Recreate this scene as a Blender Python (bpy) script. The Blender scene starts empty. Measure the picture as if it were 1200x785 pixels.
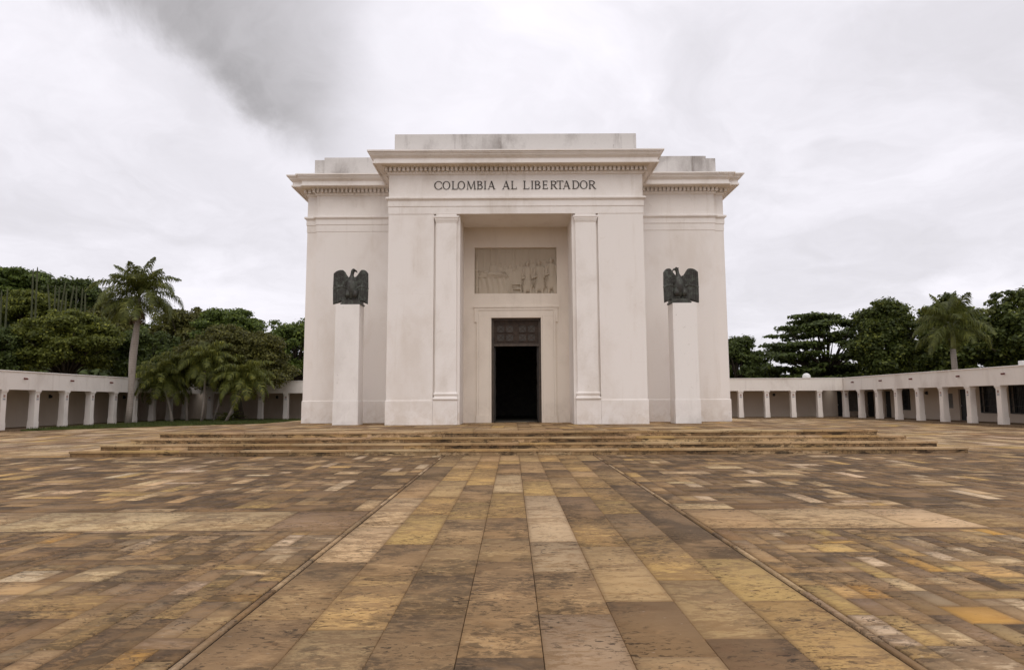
import bpy, bmesh, math, random
import numpy as np
from mathutils import Vector, Matrix

random.seed(7); rng = np.random.default_rng(11)
S = bpy.context.scene
COL = S.collection
R = math.radians

# ------------------------------------------------------------------ camera
CAM = Vector((-0.19, 0.0, 1.6))
F = 747.0 / 1200.0
pitch = math.atan(77.5 / 747.0); roll = R(0.27)
fw = Vector((0, math.cos(pitch), math.sin(pitch)))
up0 = Vector((0, -math.sin(pitch), math.cos(pitch)))
r0 = Vector((1, 0, 0))
rt = math.cos(roll) * r0 - math.sin(roll) * up0
up = math.sin(roll) * r0 + math.cos(roll) * up0
cd = bpy.data.cameras.new('camera'); cam = bpy.data.objects.new('camera', cd); COL.objects.link(cam)
cd.sensor_width = 36; cd.lens = 36 * F; cd.sensor_fit = 'HORIZONTAL'; cd.clip_end = 4000; cd.clip_start = 0.05
M4 = Matrix((rt, up, -fw)).transposed().to_4x4(); M4.translation = CAM
cam.matrix_world = M4
S.camera = cam

def ray(x, y):            # reference-photo pixel (1200x785) -> direction, used to measure the place
    d = (x - 600) * rt - (y - 392.5) * up + 747.0 * fw
    return d.normalized()
def at(x, y, Y):          # point on the plane at depth Y
    d = ray(x, y); return CAM + d * ((Y - CAM.y) / d.y)

# ------------------------------------------------------------------ exposure
vs = S.view_settings
vs.view_transform = 'Standard'; vs.look = 'None'; vs.exposure = 0.0; vs.gamma = 1.0; vs.use_curve_mapping = False

# ------------------------------------------------------------------ node helper
class NT:
    def __init__(s, tree): s.t = tree; s.n = tree.nodes; s.l = tree.links
    def new(s, typ, **kw):
        n = s.n.new(typ)
        for k, v in kw.items(): setattr(n, k, v)
        return n
    def put(s, sock, v):
        if hasattr(v, 'is_output') or isinstance(v, bpy.types.NodeSocket): s.l.new(v, sock)
        else: sock.default_value = v
    def math(s, op, a, b=None, c=None, clamp=False):
        n = s.new('ShaderNodeMath', operation=op, use_clamp=clamp)
        s.put(n.inputs[0], a)
        if b is not None: s.put(n.inputs[1], b)
        if c is not None: s.put(n.inputs[2], c)
        return n.outputs[0]
    def vmath(s, op, a, b=None):
        n = s.new('ShaderNodeVectorMath', operation=op)
        s.put(n.inputs[0], a)
        if b is not None: s.put(n.inputs[1], b)
        return n.outputs['Value'] if op in ('DOT_PRODUCT', 'LENGTH') else n.outputs[0]
    def ss(s, x, a, b, lo=0.0, hi=1.0):
        n = s.new('ShaderNodeMapRange', interpolation_type='SMOOTHSTEP')
        for i, v in enumerate((x, a, b, lo, hi)): s.put(n.inputs[i], v)
        return n.outputs[0]
    def mix(s, f, a, b, blend='MIX'):
        n = s.new('ShaderNodeMix', data_type='RGBA', blend_type=blend)
        s.put(n.inputs[0], f)
        s.put(n.inputs[6], (*a, 1) if isinstance(a, tuple) and len(a) == 3 else a)
        s.put(n.inputs[7], (*b, 1) if isinstance(b, tuple) and len(b) == 3 else b)
        return n.outputs[2]
    def noise(s, vec, scale, detail=4, rough=0.55, dist=0.0):
        n = s.new('ShaderNodeTexNoise'); n.inputs['Scale'].default_value = scale
        n.inputs['Detail'].default_value = detail; n.inputs['Roughness'].default_value = rough
        n.inputs['Distortion'].default_value = dist
        if vec is not None: s.l.new(vec, n.inputs['Vector'])
        return n.outputs[0]
    def scale(s, vec, sc, loc=(0, 0, 0)):
        n = s.new('ShaderNodeMapping'); s.l.new(vec, n.inputs[0])
        n.inputs['Scale'].default_value = sc; n.inputs['Location'].default_value = loc
        return n.outputs[0]
    def sep(s, v):
        n = s.new('ShaderNodeSeparateXYZ'); s.l.new(v, n.inputs[0]); return n.outputs

# ------------------------------------------------------------------ world: overcast sky
W = bpy.data.worlds.new('World'); S.world = W; W.use_nodes = True
W.node_tree.nodes.clear(); w = NT(W.node_tree)
SUN_EL, SUN_AZ = 48.0, 180.0       # sun behind the viewer, veiled by cloud
sky = w.new('ShaderNodeTexSky', sky_type='NISHITA', sun_disc=False)
sky.sun_elevation = R(SUN_EL); sky.sun_rotation = R(SUN_AZ)
tc = w.new('ShaderNodeTexCoord'); D = tc.outputs['Generated']
dx, dy, dz = w.sep(D)
zz = w.math('MAXIMUM', dz, 0.0)
den = w.math('ADD', zz, 0.22)
cmb = w.new('ShaderNodeCombineXYZ')
w.put(cmb.inputs[0], w.math('DIVIDE', dx, den)); w.put(cmb.inputs[1], w.math('DIVIDE', dy, den)); w.put(cmb.inputs[2], 0.37)
P = cmb.outputs[0]
warp = w.new('ShaderNodeTexNoise'); warp.inputs['Scale'].default_value = 1.6; warp.inputs['Detail'].default_value = 4; w.l.new(P, warp.inputs['Vector'])
wv = w.new('ShaderNodeVectorMath', operation='SCALE'); w.put(wv.inputs[0], w.vmath('SUBTRACT', warp.outputs['Color'], (0.5, 0.5, 0.5))); wv.inputs['Scale'].default_value = 0.9
PW = w.vmath('ADD', P, wv.outputs[0])
n1 = w.noise(w.scale(PW, (1, 1, 1), (3.1, 0.4, 0)), 1.0, 7, 0.58, 0.3)
n2 = w.noise(w.scale(PW, (1, 1, 1), (7.7, 2.4, 0)), 2.6, 8, 0.60, 0.3)
n3 = w.noise(w.scale(PW, (1, 1, 1), (1.7, 5.4, 0)), 6.5, 8, 0.62, 0.2)
base = w.ss(n1, 0.34, 0.66, 0.815, 0.985)
base = w.math('MULTIPLY', base, w.ss(n2, 0.32, 0.68, 0.965, 1.03))
base = w.math('MULTIPLY', base, w.ss(n3, 0.3, 0.7, 0.985, 1.015))
# luminance rises towards the zenith as under any overcast sky
base = w.math('MULTIPLY', base, w.ss(dz, 0.45, 1.0, 1.0, 1.25))
# and round the veiled sun behind the viewer
base = w.math('MULTIPLY', base, w.ss(dy, 0.15, -0.8, 1.0, 1.42))
# the heavy rain-cloud streak up on the left
dA, dB = ray(-70, -130), ray(395, 185)
nrm = dA.cross(dB).normalized()
if nrm.x < 0: nrm = -nrm
a = w.vmath('DOT_PRODUCT', D, tuple(nrm))
wob = w.math('MULTIPLY', w.math('SUBTRACT', w.noise(D, 4.0, 8, 0.62, 0.6), 0.5), 0.20)
a = w.math('ADD', a, wob)
along = w.vmath('DOT_PRODUCT', D, tuple((dA - dB).normalized()))
al0 = dB.dot((dA - dB).normalized()); al1 = dA.dot((dA - dB).normalized())
tpos = w.ss(along, al0 - 0.02, al1, 0.0, 1.0)
wr = w.math('ADD', w.math('MULTIPLY', tpos, 1.35), 0.15)
right_side = w.math('SUBTRACT', 1.0, w.ss(w.math('DIVIDE', a, wr), 0.0, 1.0))
left_side = w.ss(a, -0.05, 0.035)
dark = w.math('MULTIPLY', w.math('MULTIPLY', right_side, left_side), w.ss(along, al0 - 0.10, al0 + 0.10))
dark = w.math('MULTIPLY', dark, w.math('MULTIPLY', w.ss(n2, 0.32, 0.60, 0.72, 1.0), w.ss(n3, 0.3, 0.62, 0.88, 1.0)))
base = w.math('MULTIPLY', base, w.math('SUBTRACT', 1.0, w.math('MULTIPLY', dark, 0.56)))
# a brighter break beside it
dC = ray(520, 110)
br = w.ss(w.vmath('DOT_PRODUCT', D, tuple(dC)), 0.93, 1.0, 0.0, 0.13)
base = w.math('ADD', base, br)
tint = w.mix(w.ss(base, 0.35, 0.9), (1.0, 0.962, 0.985), (1.0, 0.972, 1.035))
cl = w.mix(1.0, tint, (1, 1, 1), 'MULTIPLY')
vsc = w.new('ShaderNodeVectorMath', operation='SCALE'); w.put(vsc.inputs[0], cl)
w.put(vsc.inputs['Scale'], w.math('MULTIPLY', base, 10.0))
skymix = w.mix(0.96, sky.outputs[0], vsc.outputs[0])
bg = w.new('ShaderNodeBackground'); bg.inputs[1].default_value = 0.1; w.put(bg.inputs[0], skymix)
wo = w.new('ShaderNodeOutputWorld'); w.l.new(bg.outputs[0], wo.inputs[0])

# ------------------------------------------------------------------ sun through cloud
sd = bpy.data.lights.new('sun', 'SUN'); sd.energy = 0.74; sd.angle = R(40); sd.color = (1.0, 0.94, 0.84)
so = bpy.data.objects.new('sun', sd); COL.objects.link(so)
so.rotation_euler = (R(90 - SUN_EL), 0, R(0)); so.location = (0, -10, 30)

# ------------------------------------------------------------------ materials
def mat(name):
    m = bpy.data.materials.new(name); m.use_nodes = True
    m.node_tree.nodes.clear(); t = NT(m.node_tree)
    b = t.new('ShaderNodeBsdfPrincipled'); o = t.new('ShaderNodeOutputMaterial')
    t.l.new(b.outputs[0], o.inputs[0]); return m, t, b, o
def bump(t, b, h, strength=0.3, dist=0.01):
    n = t.new('ShaderNodeBump'); n.inputs['Strength'].default_value = strength
    n.inputs['Distance'].default_value = dist; t.l.new(h, n.inputs['Height']); t.l.new(n.outputs[0], b.inputs['Normal'])
def pos(t): return t.new('ShaderNodeNewGeometry').outputs['Position']
MATS = {}

def plaster(name, c, stain, amt=0.5, joints=False, low=0.0, chips=0.0):
    m, t, b, o = mat(name); p = pos(t); px, py, pz = t.sep(p)
    big = t.noise(t.scale(p, (1, 1, .6)), 0.55, 5, 0.6, 0.3)
    streak = t.noise(t.scale(p, (2.2, 2.2, .22)), 1.1, 6, 0.65, 0.2)
    fine = t.noise(p, 14, 5, 0.7)
    f = t.math('MULTIPLY', t.ss(big, 0.45, 0.75), 0.55 * amt)
    f = t.math('ADD', f, t.math('MULTIPLY', t.ss(streak, 0.55, 0.8), 0.45 * amt))
    f = t.math('ADD', f, t.math('MULTIPLY', t.math('SUBTRACT', fine, 0.5), 0.25 * amt))
    blotch = t.math('MULTIPLY', t.ss(t.noise(p, 3.1, 8, 0.72, 0.8), 0.60, 0.72), 0.30 * amt)
    f = t.math('ADD', f, blotch)
    if low > 0:
        damp = t.math('MULTIPLY', t.ss(pz, 0.6, 2.1, low, 0.0), t.ss(t.noise(p, 1.9, 7, 0.7, 0.5), 0.35, 0.68))
        f = t.math('ADD', f, damp)
    if joints:
        fr = t.math('FRACT', t.math('DIVIDE', t.math('SUBTRACT', pz, 0.64), 0.73))
        ln = t.math('SUBTRACT', 1.0, t.ss(t.math('ABSOLUTE', t.math('SUBTRACT', fr, 0.5)), 0.0, 0.012))
        ln = t.math('MULTIPLY', ln, t.ss(t.noise(t.scale(p, (.5, .5, 1)), .8, 3), 0.45, 0.7, 0.0, 0.16))
        f = t.math('ADD', f, ln)
    if chips > 0:
        ch = t.math('MULTIPLY', t.ss(t.noise(t.scale(p, (1, 1, .7), (5, 2, 1)), 9, 4, .6, .6), 0.66, 0.70, 0, chips), t.ss(t.noise(p, 1.2, 3), 0.46, 0.6))
        f = t.math('ADD', f, ch)
    f = t.math('MAXIMUM', t.math('MINIMUM', f, 1.0), 0.0)
    t.put(b.inputs['Base Color'], t.mix(f, c, stain))
    b.inputs['Roughness'].default_value = 0.85; b.inputs['Specular IOR Level'].default_value = 0.25
    bump(t, b, t.math('ADD', t.noise(p, 30, 4, .6), t.math('MULTIPLY', t.noise(p, 3, 3), 2.0)), 0.25, 0.006)
    MATS[name] = m; return m

plaster('white_plaster', (0.845, 0.795, 0.75), (0.58, 0.49, 0.40), 0.66, True, 0.55)
plaster('white_trim', (0.855, 0.805, 0.76), (0.46, 0.38, 0.29), 0.75)
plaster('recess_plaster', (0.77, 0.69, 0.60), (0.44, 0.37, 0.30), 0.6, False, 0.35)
plaster('bare_attic', (0.66, 0.63, 0.60), (0.25, 0.22, 0.20), 1.6)
plaster('pedestal_plaster', (0.84, 0.80, 0.76), (0.45, 0.40, 0.35), 0.6, False, 0.25, 0.55)
plaster('arcade_plaster', (0.79, 0.74, 0.685), (0.40, 0.33, 0.28), 0.7)
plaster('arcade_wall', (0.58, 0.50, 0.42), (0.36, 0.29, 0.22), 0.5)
plaster('relief_stone', (0.50, 0.43, 0.34), (0.27, 0.22, 0.16), 0.6)

def simple(name, c, rough=0.6, var=0.25, metal=0.0, sc=6.0):
    m, t, b, o = mat(name); p = pos(t)
    n = t.noise(p, sc, 5, 0.65, 0.3)
    d = tuple(x * (1 - var) for x in c); l = tuple(min(1, x * (1 + var)) for x in c)
    t.put(b.inputs['Base Color'], t.mix(t.ss(n, 0.3, 0.7), d, l))
    b.inputs['Roughness'].default_value = rough; b.inputs['Specular IOR Level'].default_value = 0.5 if rough < .85 else 0.1; b.inputs['Metallic'].default_value = metal
    bump(t, b, t.noise(p, sc * 6, 4, .6), 0.2, 0.004)
    MATS[name] = m; return m
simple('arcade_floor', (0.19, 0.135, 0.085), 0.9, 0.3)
simple('letter_bronze', (0.035, 0.026, 0.020), 0.55, 0.3)
simple('door_bronze', (0.028, 0.021, 0.015), 0.5, 0.35)
simple('grille_bronze', (0.060, 0.042, 0.029), 0.5, 0.35)
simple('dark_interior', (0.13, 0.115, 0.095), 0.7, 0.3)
simple('dim_marble', (0.13, 0.115, 0.10), 0.5, 0.3)
simple('window_glass', (0.012, 0.016, 0.018), 0.12, 0.2)
simple('window_iron', (0.03, 0.032, 0.033), 0.6, 0.2)
simple('shutter_grey', (0.16, 0.155, 0.15), 0.6, 0.2)
simple('pane_grey', (0.056, 0.048, 0.041), 0.7, 0.2)
simple('transom_brown', (0.044, 0.028, 0.019), 0.8, 0.3)
simple('door_dark', (0.018, 0.024, 0.028), 0.5, 0.25)
simple('clay_pipe', (0.12, 0.035, 0.026), 0.7, 0.25)
simple('plate_white', (0.60, 0.57, 0.53), 0.6, 0.1)
simple('plate_red', (0.34, 0.22, 0.18), 0.6, 0.2)
simple('plate_blue', (0.28, 0.28, 0.32), 0.6, 0.2)
simple('roof_white', (0.75, 0.74, 0.72), 0.6, 0.08)
simple('joint_earth', (0.030, 0.022, 0.016), 0.95, 0.35, sc=3)
simple('earth', (0.10, 0.085, 0.045), 0.95, 0.4, sc=0.6)
simple('hill_earth', (0.05, 0.055, 0.022), 0.95, 0.4, sc=0.3)
simple('lawn_green', (0.060, 0.076, 0.022), 0.95, 0.4, sc=1.5)
simple('bark_grey', (0.17, 0.145, 0.12), 0.9, 0.35, sc=3)
simple('bark_dark', (0.055, 0.043, 0.032), 0.9, 0.35, sc=3)
simple('crownshaft', (0.14, 0.15, 0.035), 0.6, 0.3, sc=3)
simple('dead_frond', (0.10, 0.065, 0.035), 0.9, 0.35, sc=3)
simple('cactus_skin', (0.062, 0.066, 0.027), 0.8, 0.25, sc=2)
simple('flag_teal', (0.05, 0.35, 0.30), 0.8, 0.1); simple('flag_red', (0.5, 0.05, 0.05), 0.8, 0.1)
simple('pole_metal', (0.35, 0.35, 0.35), 0.4, 0.1, 0.6)

# bronze with verdigris for the eagles
m, t, b, o = mat('eagle_bronze'); p = pos(t)
n = t.noise(p, 5, 6, 0.7, 0.5); n2_ = t.noise(t.scale(p, (8, 8, 3)), 4, 5, 0.7)
c = t.mix(t.ss(n, 0.42, 0.68), (0.040, 0.036, 0.030), (0.095, 0.105, 0.085))
c = t.mix(t.ss(n2_, 0.55, 0.75, 0, 0.6), c, (0.022, 0.019, 0.016))
t.put(b.inputs['Base Color'], c); b.inputs['Roughness'].default_value = 0.55; b.inputs['Metallic'].default_value = 0.25
bump(t, b, t.noise(p, 40, 4), 0.4, 0.006); MATS['eagle_bronze'] = m

# royal palm trunk: ringed
m, t, b, o = mat('palm_trunk'); p = pos(t); px, py, pz = t.sep(p)
ring = t.math('FRACT', t.math('ADD', t.math('MULTIPLY', pz, 5.5), t.math('MULTIPLY', t.noise(p, 3), 1.2)))
f = t.math('MULTIPLY', t.ss(ring, 0.0, 0.18, 1.0, 0.0), 0.6)
f = t.math('ADD', f, t.ss(t.noise(t.scale(p, (1, 1, .3)), 3, 6, .7), 0.45, 0.7, 0, 0.5))
t.put(b.inputs['Base Color'], t.mix(f, (0.30, 0.26, 0.225), (0.13, 0.10, 0.08)))
b.inputs['Roughness'].default_value = 0.9; bump(t, b, ring, .3, .01); MATS['palm_trunk'] = m

def leaf(name, dark_c, mid_c, light_c, tr=0.28):
    m, t, b, o = mat(name); g = t.new('ShaderNodeNewGeometry')
    rnd = g.outputs['Random Per Island']; p = g.outputs['Position']
    cl_ = t.noise(p, 0.55, 3, 0.6)
    c = t.mix(t.ss(rnd, 0.0, 0.75), dark_c, mid_c)
    f = t.math('MULTIPLY', t.ss(rnd, 0.6, 1.0), t.ss(cl_, 0.38, 0.66))
    c = t.mix(f, c, light_c)
    t.put(b.inputs['Base Color'], c); b.inputs['Roughness'].default_value = 0.55
    b.inputs['Specular IOR Level'].default_value = 0.3
    tl = t.new('ShaderNodeBsdfTranslucent'); t.put(tl.inputs[0], t.mix(0.5, c, light_c))
    mx = t.new('ShaderNodeMixShader'); mx.inputs[0].default_value = tr
    t.l.new(b.outputs[0], mx.inputs[1]); t.l.new(tl.outputs[0], mx.inputs[2]); t.l.new(mx.outputs[0], o.inputs[0])
    MATS[name] = m
leaf('leaf_olive', (0.058, 0.070, 0.012), (0.126, 0.144, 0.024), (0.336, 0.344, 0.054), .3)
leaf('leaf_dark', (0.033, 0.047, 0.011), (0.070, 0.096, 0.020), (0.156, 0.189, 0.037))
leaf('leaf_brown', (0.055, 0.056, 0.014), (0.110, 0.109, 0.023), (0.222, 0.210, 0.046))
leaf('leaf_green', (0.045, 0.069, 0.014), (0.098, 0.138, 0.024), (0.237, 0.288, 0.050))
leaf('leaf_big', (0.034, 0.048, 0.011), (0.077, 0.100, 0.019), (0.252, 0.269, 0.050))
leaf('leaf_palm', (0.042, 0.052, 0.012), (0.105, 0.120, 0.024), (0.27, 0.27, 0.055), 0.28)
leaf('leaf_palm_bright', (0.050, 0.062, 0.013), (0.135, 0.150, 0.028), (0.36, 0.35, 0.065), 0.3)
leaf('leaf_palm_dark', (0.022, 0.028, 0.010), (0.048, 0.055, 0.018), (0.115, 0.115, 0.038), 0.2)
leaf('grass_blade', (0.040, 0.055, 0.012), (0.075, 0.095, 0.022), (0.12, 0.13, 0.035), 0.2)

# weathered stone paving: base colour of each slab comes with the slab, grime and pits are procedural
def stone(name, face_streaks=False):
    m, t, b, o = mat(name); p = pos(t)
    at_ = t.new('ShaderNodeAttribute', attribute_name='tone'); base_c = at_.outputs['Color']; grime = at_.outputs['Alpha']
    u1 = t.new('ShaderNodeUVMap', uv_map='off').outputs[0]; u2 = t.new('ShaderNodeUVMap', uv_map='half').outputs[0]
    ab = t.vmath('SUBTRACT', u2, t.vmath('ABSOLUTE', u1)); ex, ey, _ = t.sep(ab)
    edge = t.math('MINIMUM', ex, ey)
    sl = t.scale(p, (0.75, 1.9, 1))
    nA = t.noise(sl, 2.3, 8, 0.68, 0.6)
    nB = t.noise(t.scale(p, (1, 1, 1), (11, 3, 0)), 0.45, 5, 0.6, 0.3)
    nC = t.noise(t.scale(p, (0.9, 2.6, 1), (4, 9, 0)), 9.0, 7, 0.75, 0.4)
    # grime cover: more where the slab's own grime is high
    v = t.math('MULTIPLY', t.math('SUBTRACT', nA, 0.5), 2.5)
    v = t.math('ADD', v, t.math('MULTIPLY', t.math('SUBTRACT', nC, 0.5), 2.2))
    v = t.math('ADD', v, t.math('MULTIPLY', t.math('SUBTRACT', nB, 0.5), 1.35))
    v = t.math('ADD', v, t.math('MULTIPLY', t.math('SUBTRACT', grime, 0.5), 1.25))
    v = t.math('ADD', v, 0.5)
    g = t.ss(v, 0.36, 0.64)
    eg = t.math('ADD', edge, t.math('MULTIPLY', t.math('SUBTRACT', nC, 0.5), 0.06))
    g = t.math('MAXIMUM', g, t.ss(eg, 0.0, 0.045, 0.75, 0.0))
    gcol = t.mix(t.noise(p, 1.7, 4), (0.165, 0.101, 0.050), (0.350, 0.220, 0.110))
    gcol = t.mix(0.18, gcol, base_c)
    c = t.mix(t.math('MULTIPLY', g, 0.86), base_c, gcol)
    lich = t.math('ADD', t.noise(t.scale(p, (0.60, 1.15, 1), (6, 2, 4)), 11.0, 7, 0.78, 0.9), t.math('MULTIPLY', t.math('SUBTRACT', grime, 0.5), 0.40))
    lich = t.math('MULTIPLY', t.ss(lich, 0.50, 0.60), t.ss(t.math('ADD', nB, t.math('MULTIPLY', t.math('SUBTRACT', t.noise(p, 1.6, 5, .6, .4), 0.5), 1.2)), 0.40, 0.62))
    c = t.mix(t.math('MULTIPLY', lich, 0.64), c, (0.060, 0.043, 0.029))
    # mineral clouding inside a slab
    c = t.mix(t.ss(t.noise(t.scale(p, (.8, 1.7, 1), (2, 5, 1)), 3.4, 6, .7, 1.0), 0.45, 0.75, 0, 0.45), c, t.mix(1.0, c, (0.62, 0.50, 0.40), 'MULTIPLY'))
    c = t.mix(t.ss(t.noise(t.scale(p, (.8, 2.2, 1), (9, 1, 1)), 4.0, 6, .7, 1.0), 0.56, 0.72, 0, 0.5), c, t.mix(1.0, c, (1.5, 1.45, 1.4), 'MULTIPLY'))
    pit = t.ss(t.noise(t.scale(p, (0.45, 1.0, 1)), 30, 3, 0.6, 0.8), 0.565, 0.62)
    pit = t.math('MULTIPLY', pit, t.ss(t.noise(p, 1.3, 4, .6), 0.42, 0.60))
    c = t.mix(t.math('MULTIPLY', pit, 0.75), c, (0.035, 0.024, 0.016))
    speck = t.ss(t.noise(t.scale(p, (0.7, 1.2, 1), (3, 3, 3)), 19, 2, 0.5), 0.70, 0.745)
    c = t.mix(t.math('MULTIPLY', speck, 0.30), c, (0.50, 0.42, 0.33))
    if face_streaks:
        st = t.ss(t.noise(t.scale(p, (1.0, 1, 5)), 1.6, 6, 0.7, 0.4), 0.50, 0.60)
        c = t.mix(t.math('MULTIPLY', st, 0.82), c, (0.030, 0.022, 0.016))
    t.put(b.inputs['Base Color'], c)
    b.inputs['Specular IOR Level'].default_value = 0.16
    t.put(b.inputs['Roughness'], t.math('ADD', 0.68, t.math('MULTIPLY', nC, 0.25)))
    h = t.math('SUBTRACT', t.math('ADD', t.math('MULTIPLY', nC, 0.7), t.noise(p, 60, 3, .6)), t.math('MULTIPLY', pit, 1.2))
    bump(t, b, h, 0.35, 0.006)
    MATS[name] = m
stone('paving_stone'); stone('riser_stone', True)

# ------------------------------------------------------------------ mesh builder
class MB:
    def __init__(s): s.v = []; s.f = []; s.m = []; s.mats = []
    def mi(s, name):
        if name not in s.mats: s.mats.append(name)
        return s.mats.index(name)
    def poly(s, pts, mn): 
        i = len(s.v); s.v += [tuple(p) for p in pts]; s.f.append(tuple(range(i, i + len(pts)))); s.m.append(s.mi(mn))
    def box(s, x0, x1, y0, y1, z0, z1, mn, taper=0.0):
        i = len(s.v); k = taper
        s.v += [(x0, y0, z0), (x1, y0, z0), (x1, y1, z0), (x0, y1, z0), (x0 + k, y0 + k, z1), (x1 - k, y0 + k, z1), (x1 - k, y1 - k, z1), (x0 + k, y1 - k, z1)]
        for q in ((0, 3, 2, 1), (4, 5, 6, 7), (0, 1, 5, 4), (1, 2, 6, 5), (2, 3, 7, 6), (3, 0, 4, 7)):
            s.f.append(tuple(i + a for a in q)); s.m.append(s.mi(mn))
    def tube(s, pts, rad, mn, seg=10, cap=True):
        rings = []
        pts = [Vector(p) for p in pts]
        for k, p in enumerate(pts):
            d = (pts[min(k + 1, len(pts) - 1)] - pts[max(k - 1, 0)]).normalized()
            a_ = d.cross(Vector((0, 1, 0.01))) if abs(d.y) < 0.9 else d.cross(Vector((1, 0, 0)))
            a_.normalize(); b_ = d.cross(a_)
            rings.append(len(s.v)); r_ = rad[k] if hasattr(rad, '__len__') else rad
            for j in range(seg):
                th = 2 * math.pi * j / seg; s.v.append(tuple(p + (a_ * math.cos(th) + b_ * math.sin(th)) * r_))
        for k in range(len(pts) - 1):
            for j in range(seg):
                j2 = (j + 1) % seg
                s.f.append((rings[k] + j, rings[k] + j2, rings[k + 1] + j2, rings[k + 1] + j)); s.m.append(s.mi(mn))
        if cap:
            s.f.append(tuple(rings[-1] + j for j in range(seg))); s.m.append(s.mi(mn))
            s.f.append(tuple(rings[0] + j for j in reversed(range(seg)))); s.m.append(s.mi(mn))
    def sweep(s, path, prof, mn, close_ends=True):     # path: plan points (x,y), outward = left-hand normal rule below; prof: (offset, z)
        n = len(path); norms = []
        for k in range(n - 1):
            d = Vector((path[k + 1][0] - path[k][0], path[k + 1][1] - path[k][1])).normalized(); norms.append(Vector((d.y, -d.x)))
        cols = []
        for k in range(n):
            if k == 0: mvec = norms[0]
            elif k == n - 1: mvec = norms[-1]
            else:
                a_, b_ = norms[k - 1], norms[k]; mvec = (a_ + b_) / max(1e-6, (1 + a_.dot(b_)))
            cols.append(len(s.v))
            for o_, z_ in prof: s.v.append((path[k][0] + mvec.x * o_, path[k][1] + mvec.y * o_, z_))
        L = len(prof)
        for k in range(n - 1):
            for j in range(L - 1):
                s.f.append((cols[k] + j, cols[k + 1] + j, cols[k + 1] + j + 1, cols[k] + j + 1)); s.m.append(s.mi(mn))
        if close_ends:
            s.f.append(tuple(cols[0] + j for j in range(L))); s.m.append(s.mi(mn))
            s.f.append(tuple(cols[-1] + j for j in reversed(range(L)))); s.m.append(s.mi(mn))
    def build(s, name, parent=None, smooth=False, bevel=0.0, origin=None):
        me = bpy.data.meshes.new(name)
        me.from_pydata(s.v, [], s.f); me.update()
        for mn in s.mats: me.materials.append(MATS[mn])
        me.polygons.foreach_set('material_index', s.m)
        if smooth: me.polygons.foreach_set('use_smooth', [True] * len(s.f))
        ob = bpy.data.objects.new(name, me); COL.objects.link(ob)
        if origin is not None:
            me.transform(Matrix.Translation(-Vector(origin))); ob.location = origin
        if parent is not None:
            ob.parent = parent; ob.location = Vector(ob.location) - Vector(parent.location) if parent.parent is None else Vector(ob.location) - parent_world(parent)
        if bevel > 0:
            md = ob.modifiers.new('bevel', 'BEVEL'); md.width = bevel; md.segments = 2; md.limit_method = 'ANGLE'; md.angle_limit = R(40)
        return ob
def parent_world(o):
    v = Vector((0, 0, 0))
    while o is not None: v += Vector(o.location); o = o.parent
    return v

def tag(o, label, cat, group=None):
    o['label'] = label; o['category'] = cat
    if group: o['group'] = group
    return o
def empty(name, loc, label, cat, group=None):
    o = bpy.data.objects.new(name, None); COL.objects.link(o); o.location = loc; o.empty_display_size = 0.3
    return tag(o, label, cat, group)
def struct(o, kind='structure'): o['kind'] = kind; return o

def arr_mesh(name, V, Fq, mn, parent=None, smooth=False):      # numpy quads
    me = bpy.data.meshes.new(name)
    V = np.ascontiguousarray(V, dtype=np.float32); nq = len(Fq); k = Fq.shape[1]
    me.vertices.add(len(V)); me.vertices.foreach_set('co', V.ravel())
    me.loops.add(nq * k); me.loops.foreach_set('vertex_index', np.ascontiguousarray(Fq, dtype=np.int32).ravel())
    me.polygons.add(nq); me.polygons.foreach_set('loop_start', np.arange(0, nq * k, k, dtype=np.int32))
    me.polygons.foreach_set('loop_total', np.full(nq, k, dtype=np.int32))
    if smooth: me.polygons.foreach_set('use_smooth', np.ones(nq, dtype=bool))
    me.update(calc_edges=True); me.materials.append(MATS[mn])
    ob = bpy.data.objects.new(name, me); COL.objects.link(ob)
    if parent is not None:
        ob.parent = parent; pw = parent_world(parent); me.transform(Matrix.Translation(-pw))
    return ob

# ================================================================== GROUND
g = MB(); g.poly([(-1500, -1500, -0.16), (1500, -1500, -0.16), (1500, 1500, -0.16), (-1500, 1500, -0.16)], 'earth')
struct(g.build('ground'))
g = MB(); g.box(-32.6, 32.3, -9, 61, -0.15, -0.014, 'joint_earth'); struct(g.build('plaza_bed'))

BROWN = (0.230, 0.143, 0.070); GREY = (0.300, 0.205, 0.120); TAN = (0.440, 0.290, 0.142); OCH = (0.51, 0.330, 0.130)
ORG = (0.52, 0.290, 0.080); PALE = (0.58, 0.430, 0.275); CREAM = (0.57, 0.405, 0.225); DARK = (0.120, 0.080, 0.048); PINK = (0.54, 0.390, 0.235); ROSE = (0.42, 0.290, 0.170)
def jit(c, a=0.12):
    k = 1 + random.uniform(-a, a); return tuple(x * k * (1 + random.uniform(-.03, .03)) for x in c)
def pick(ws):
    cs, wt = zip(*ws); return random.choices(cs, wt)[0]

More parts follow.
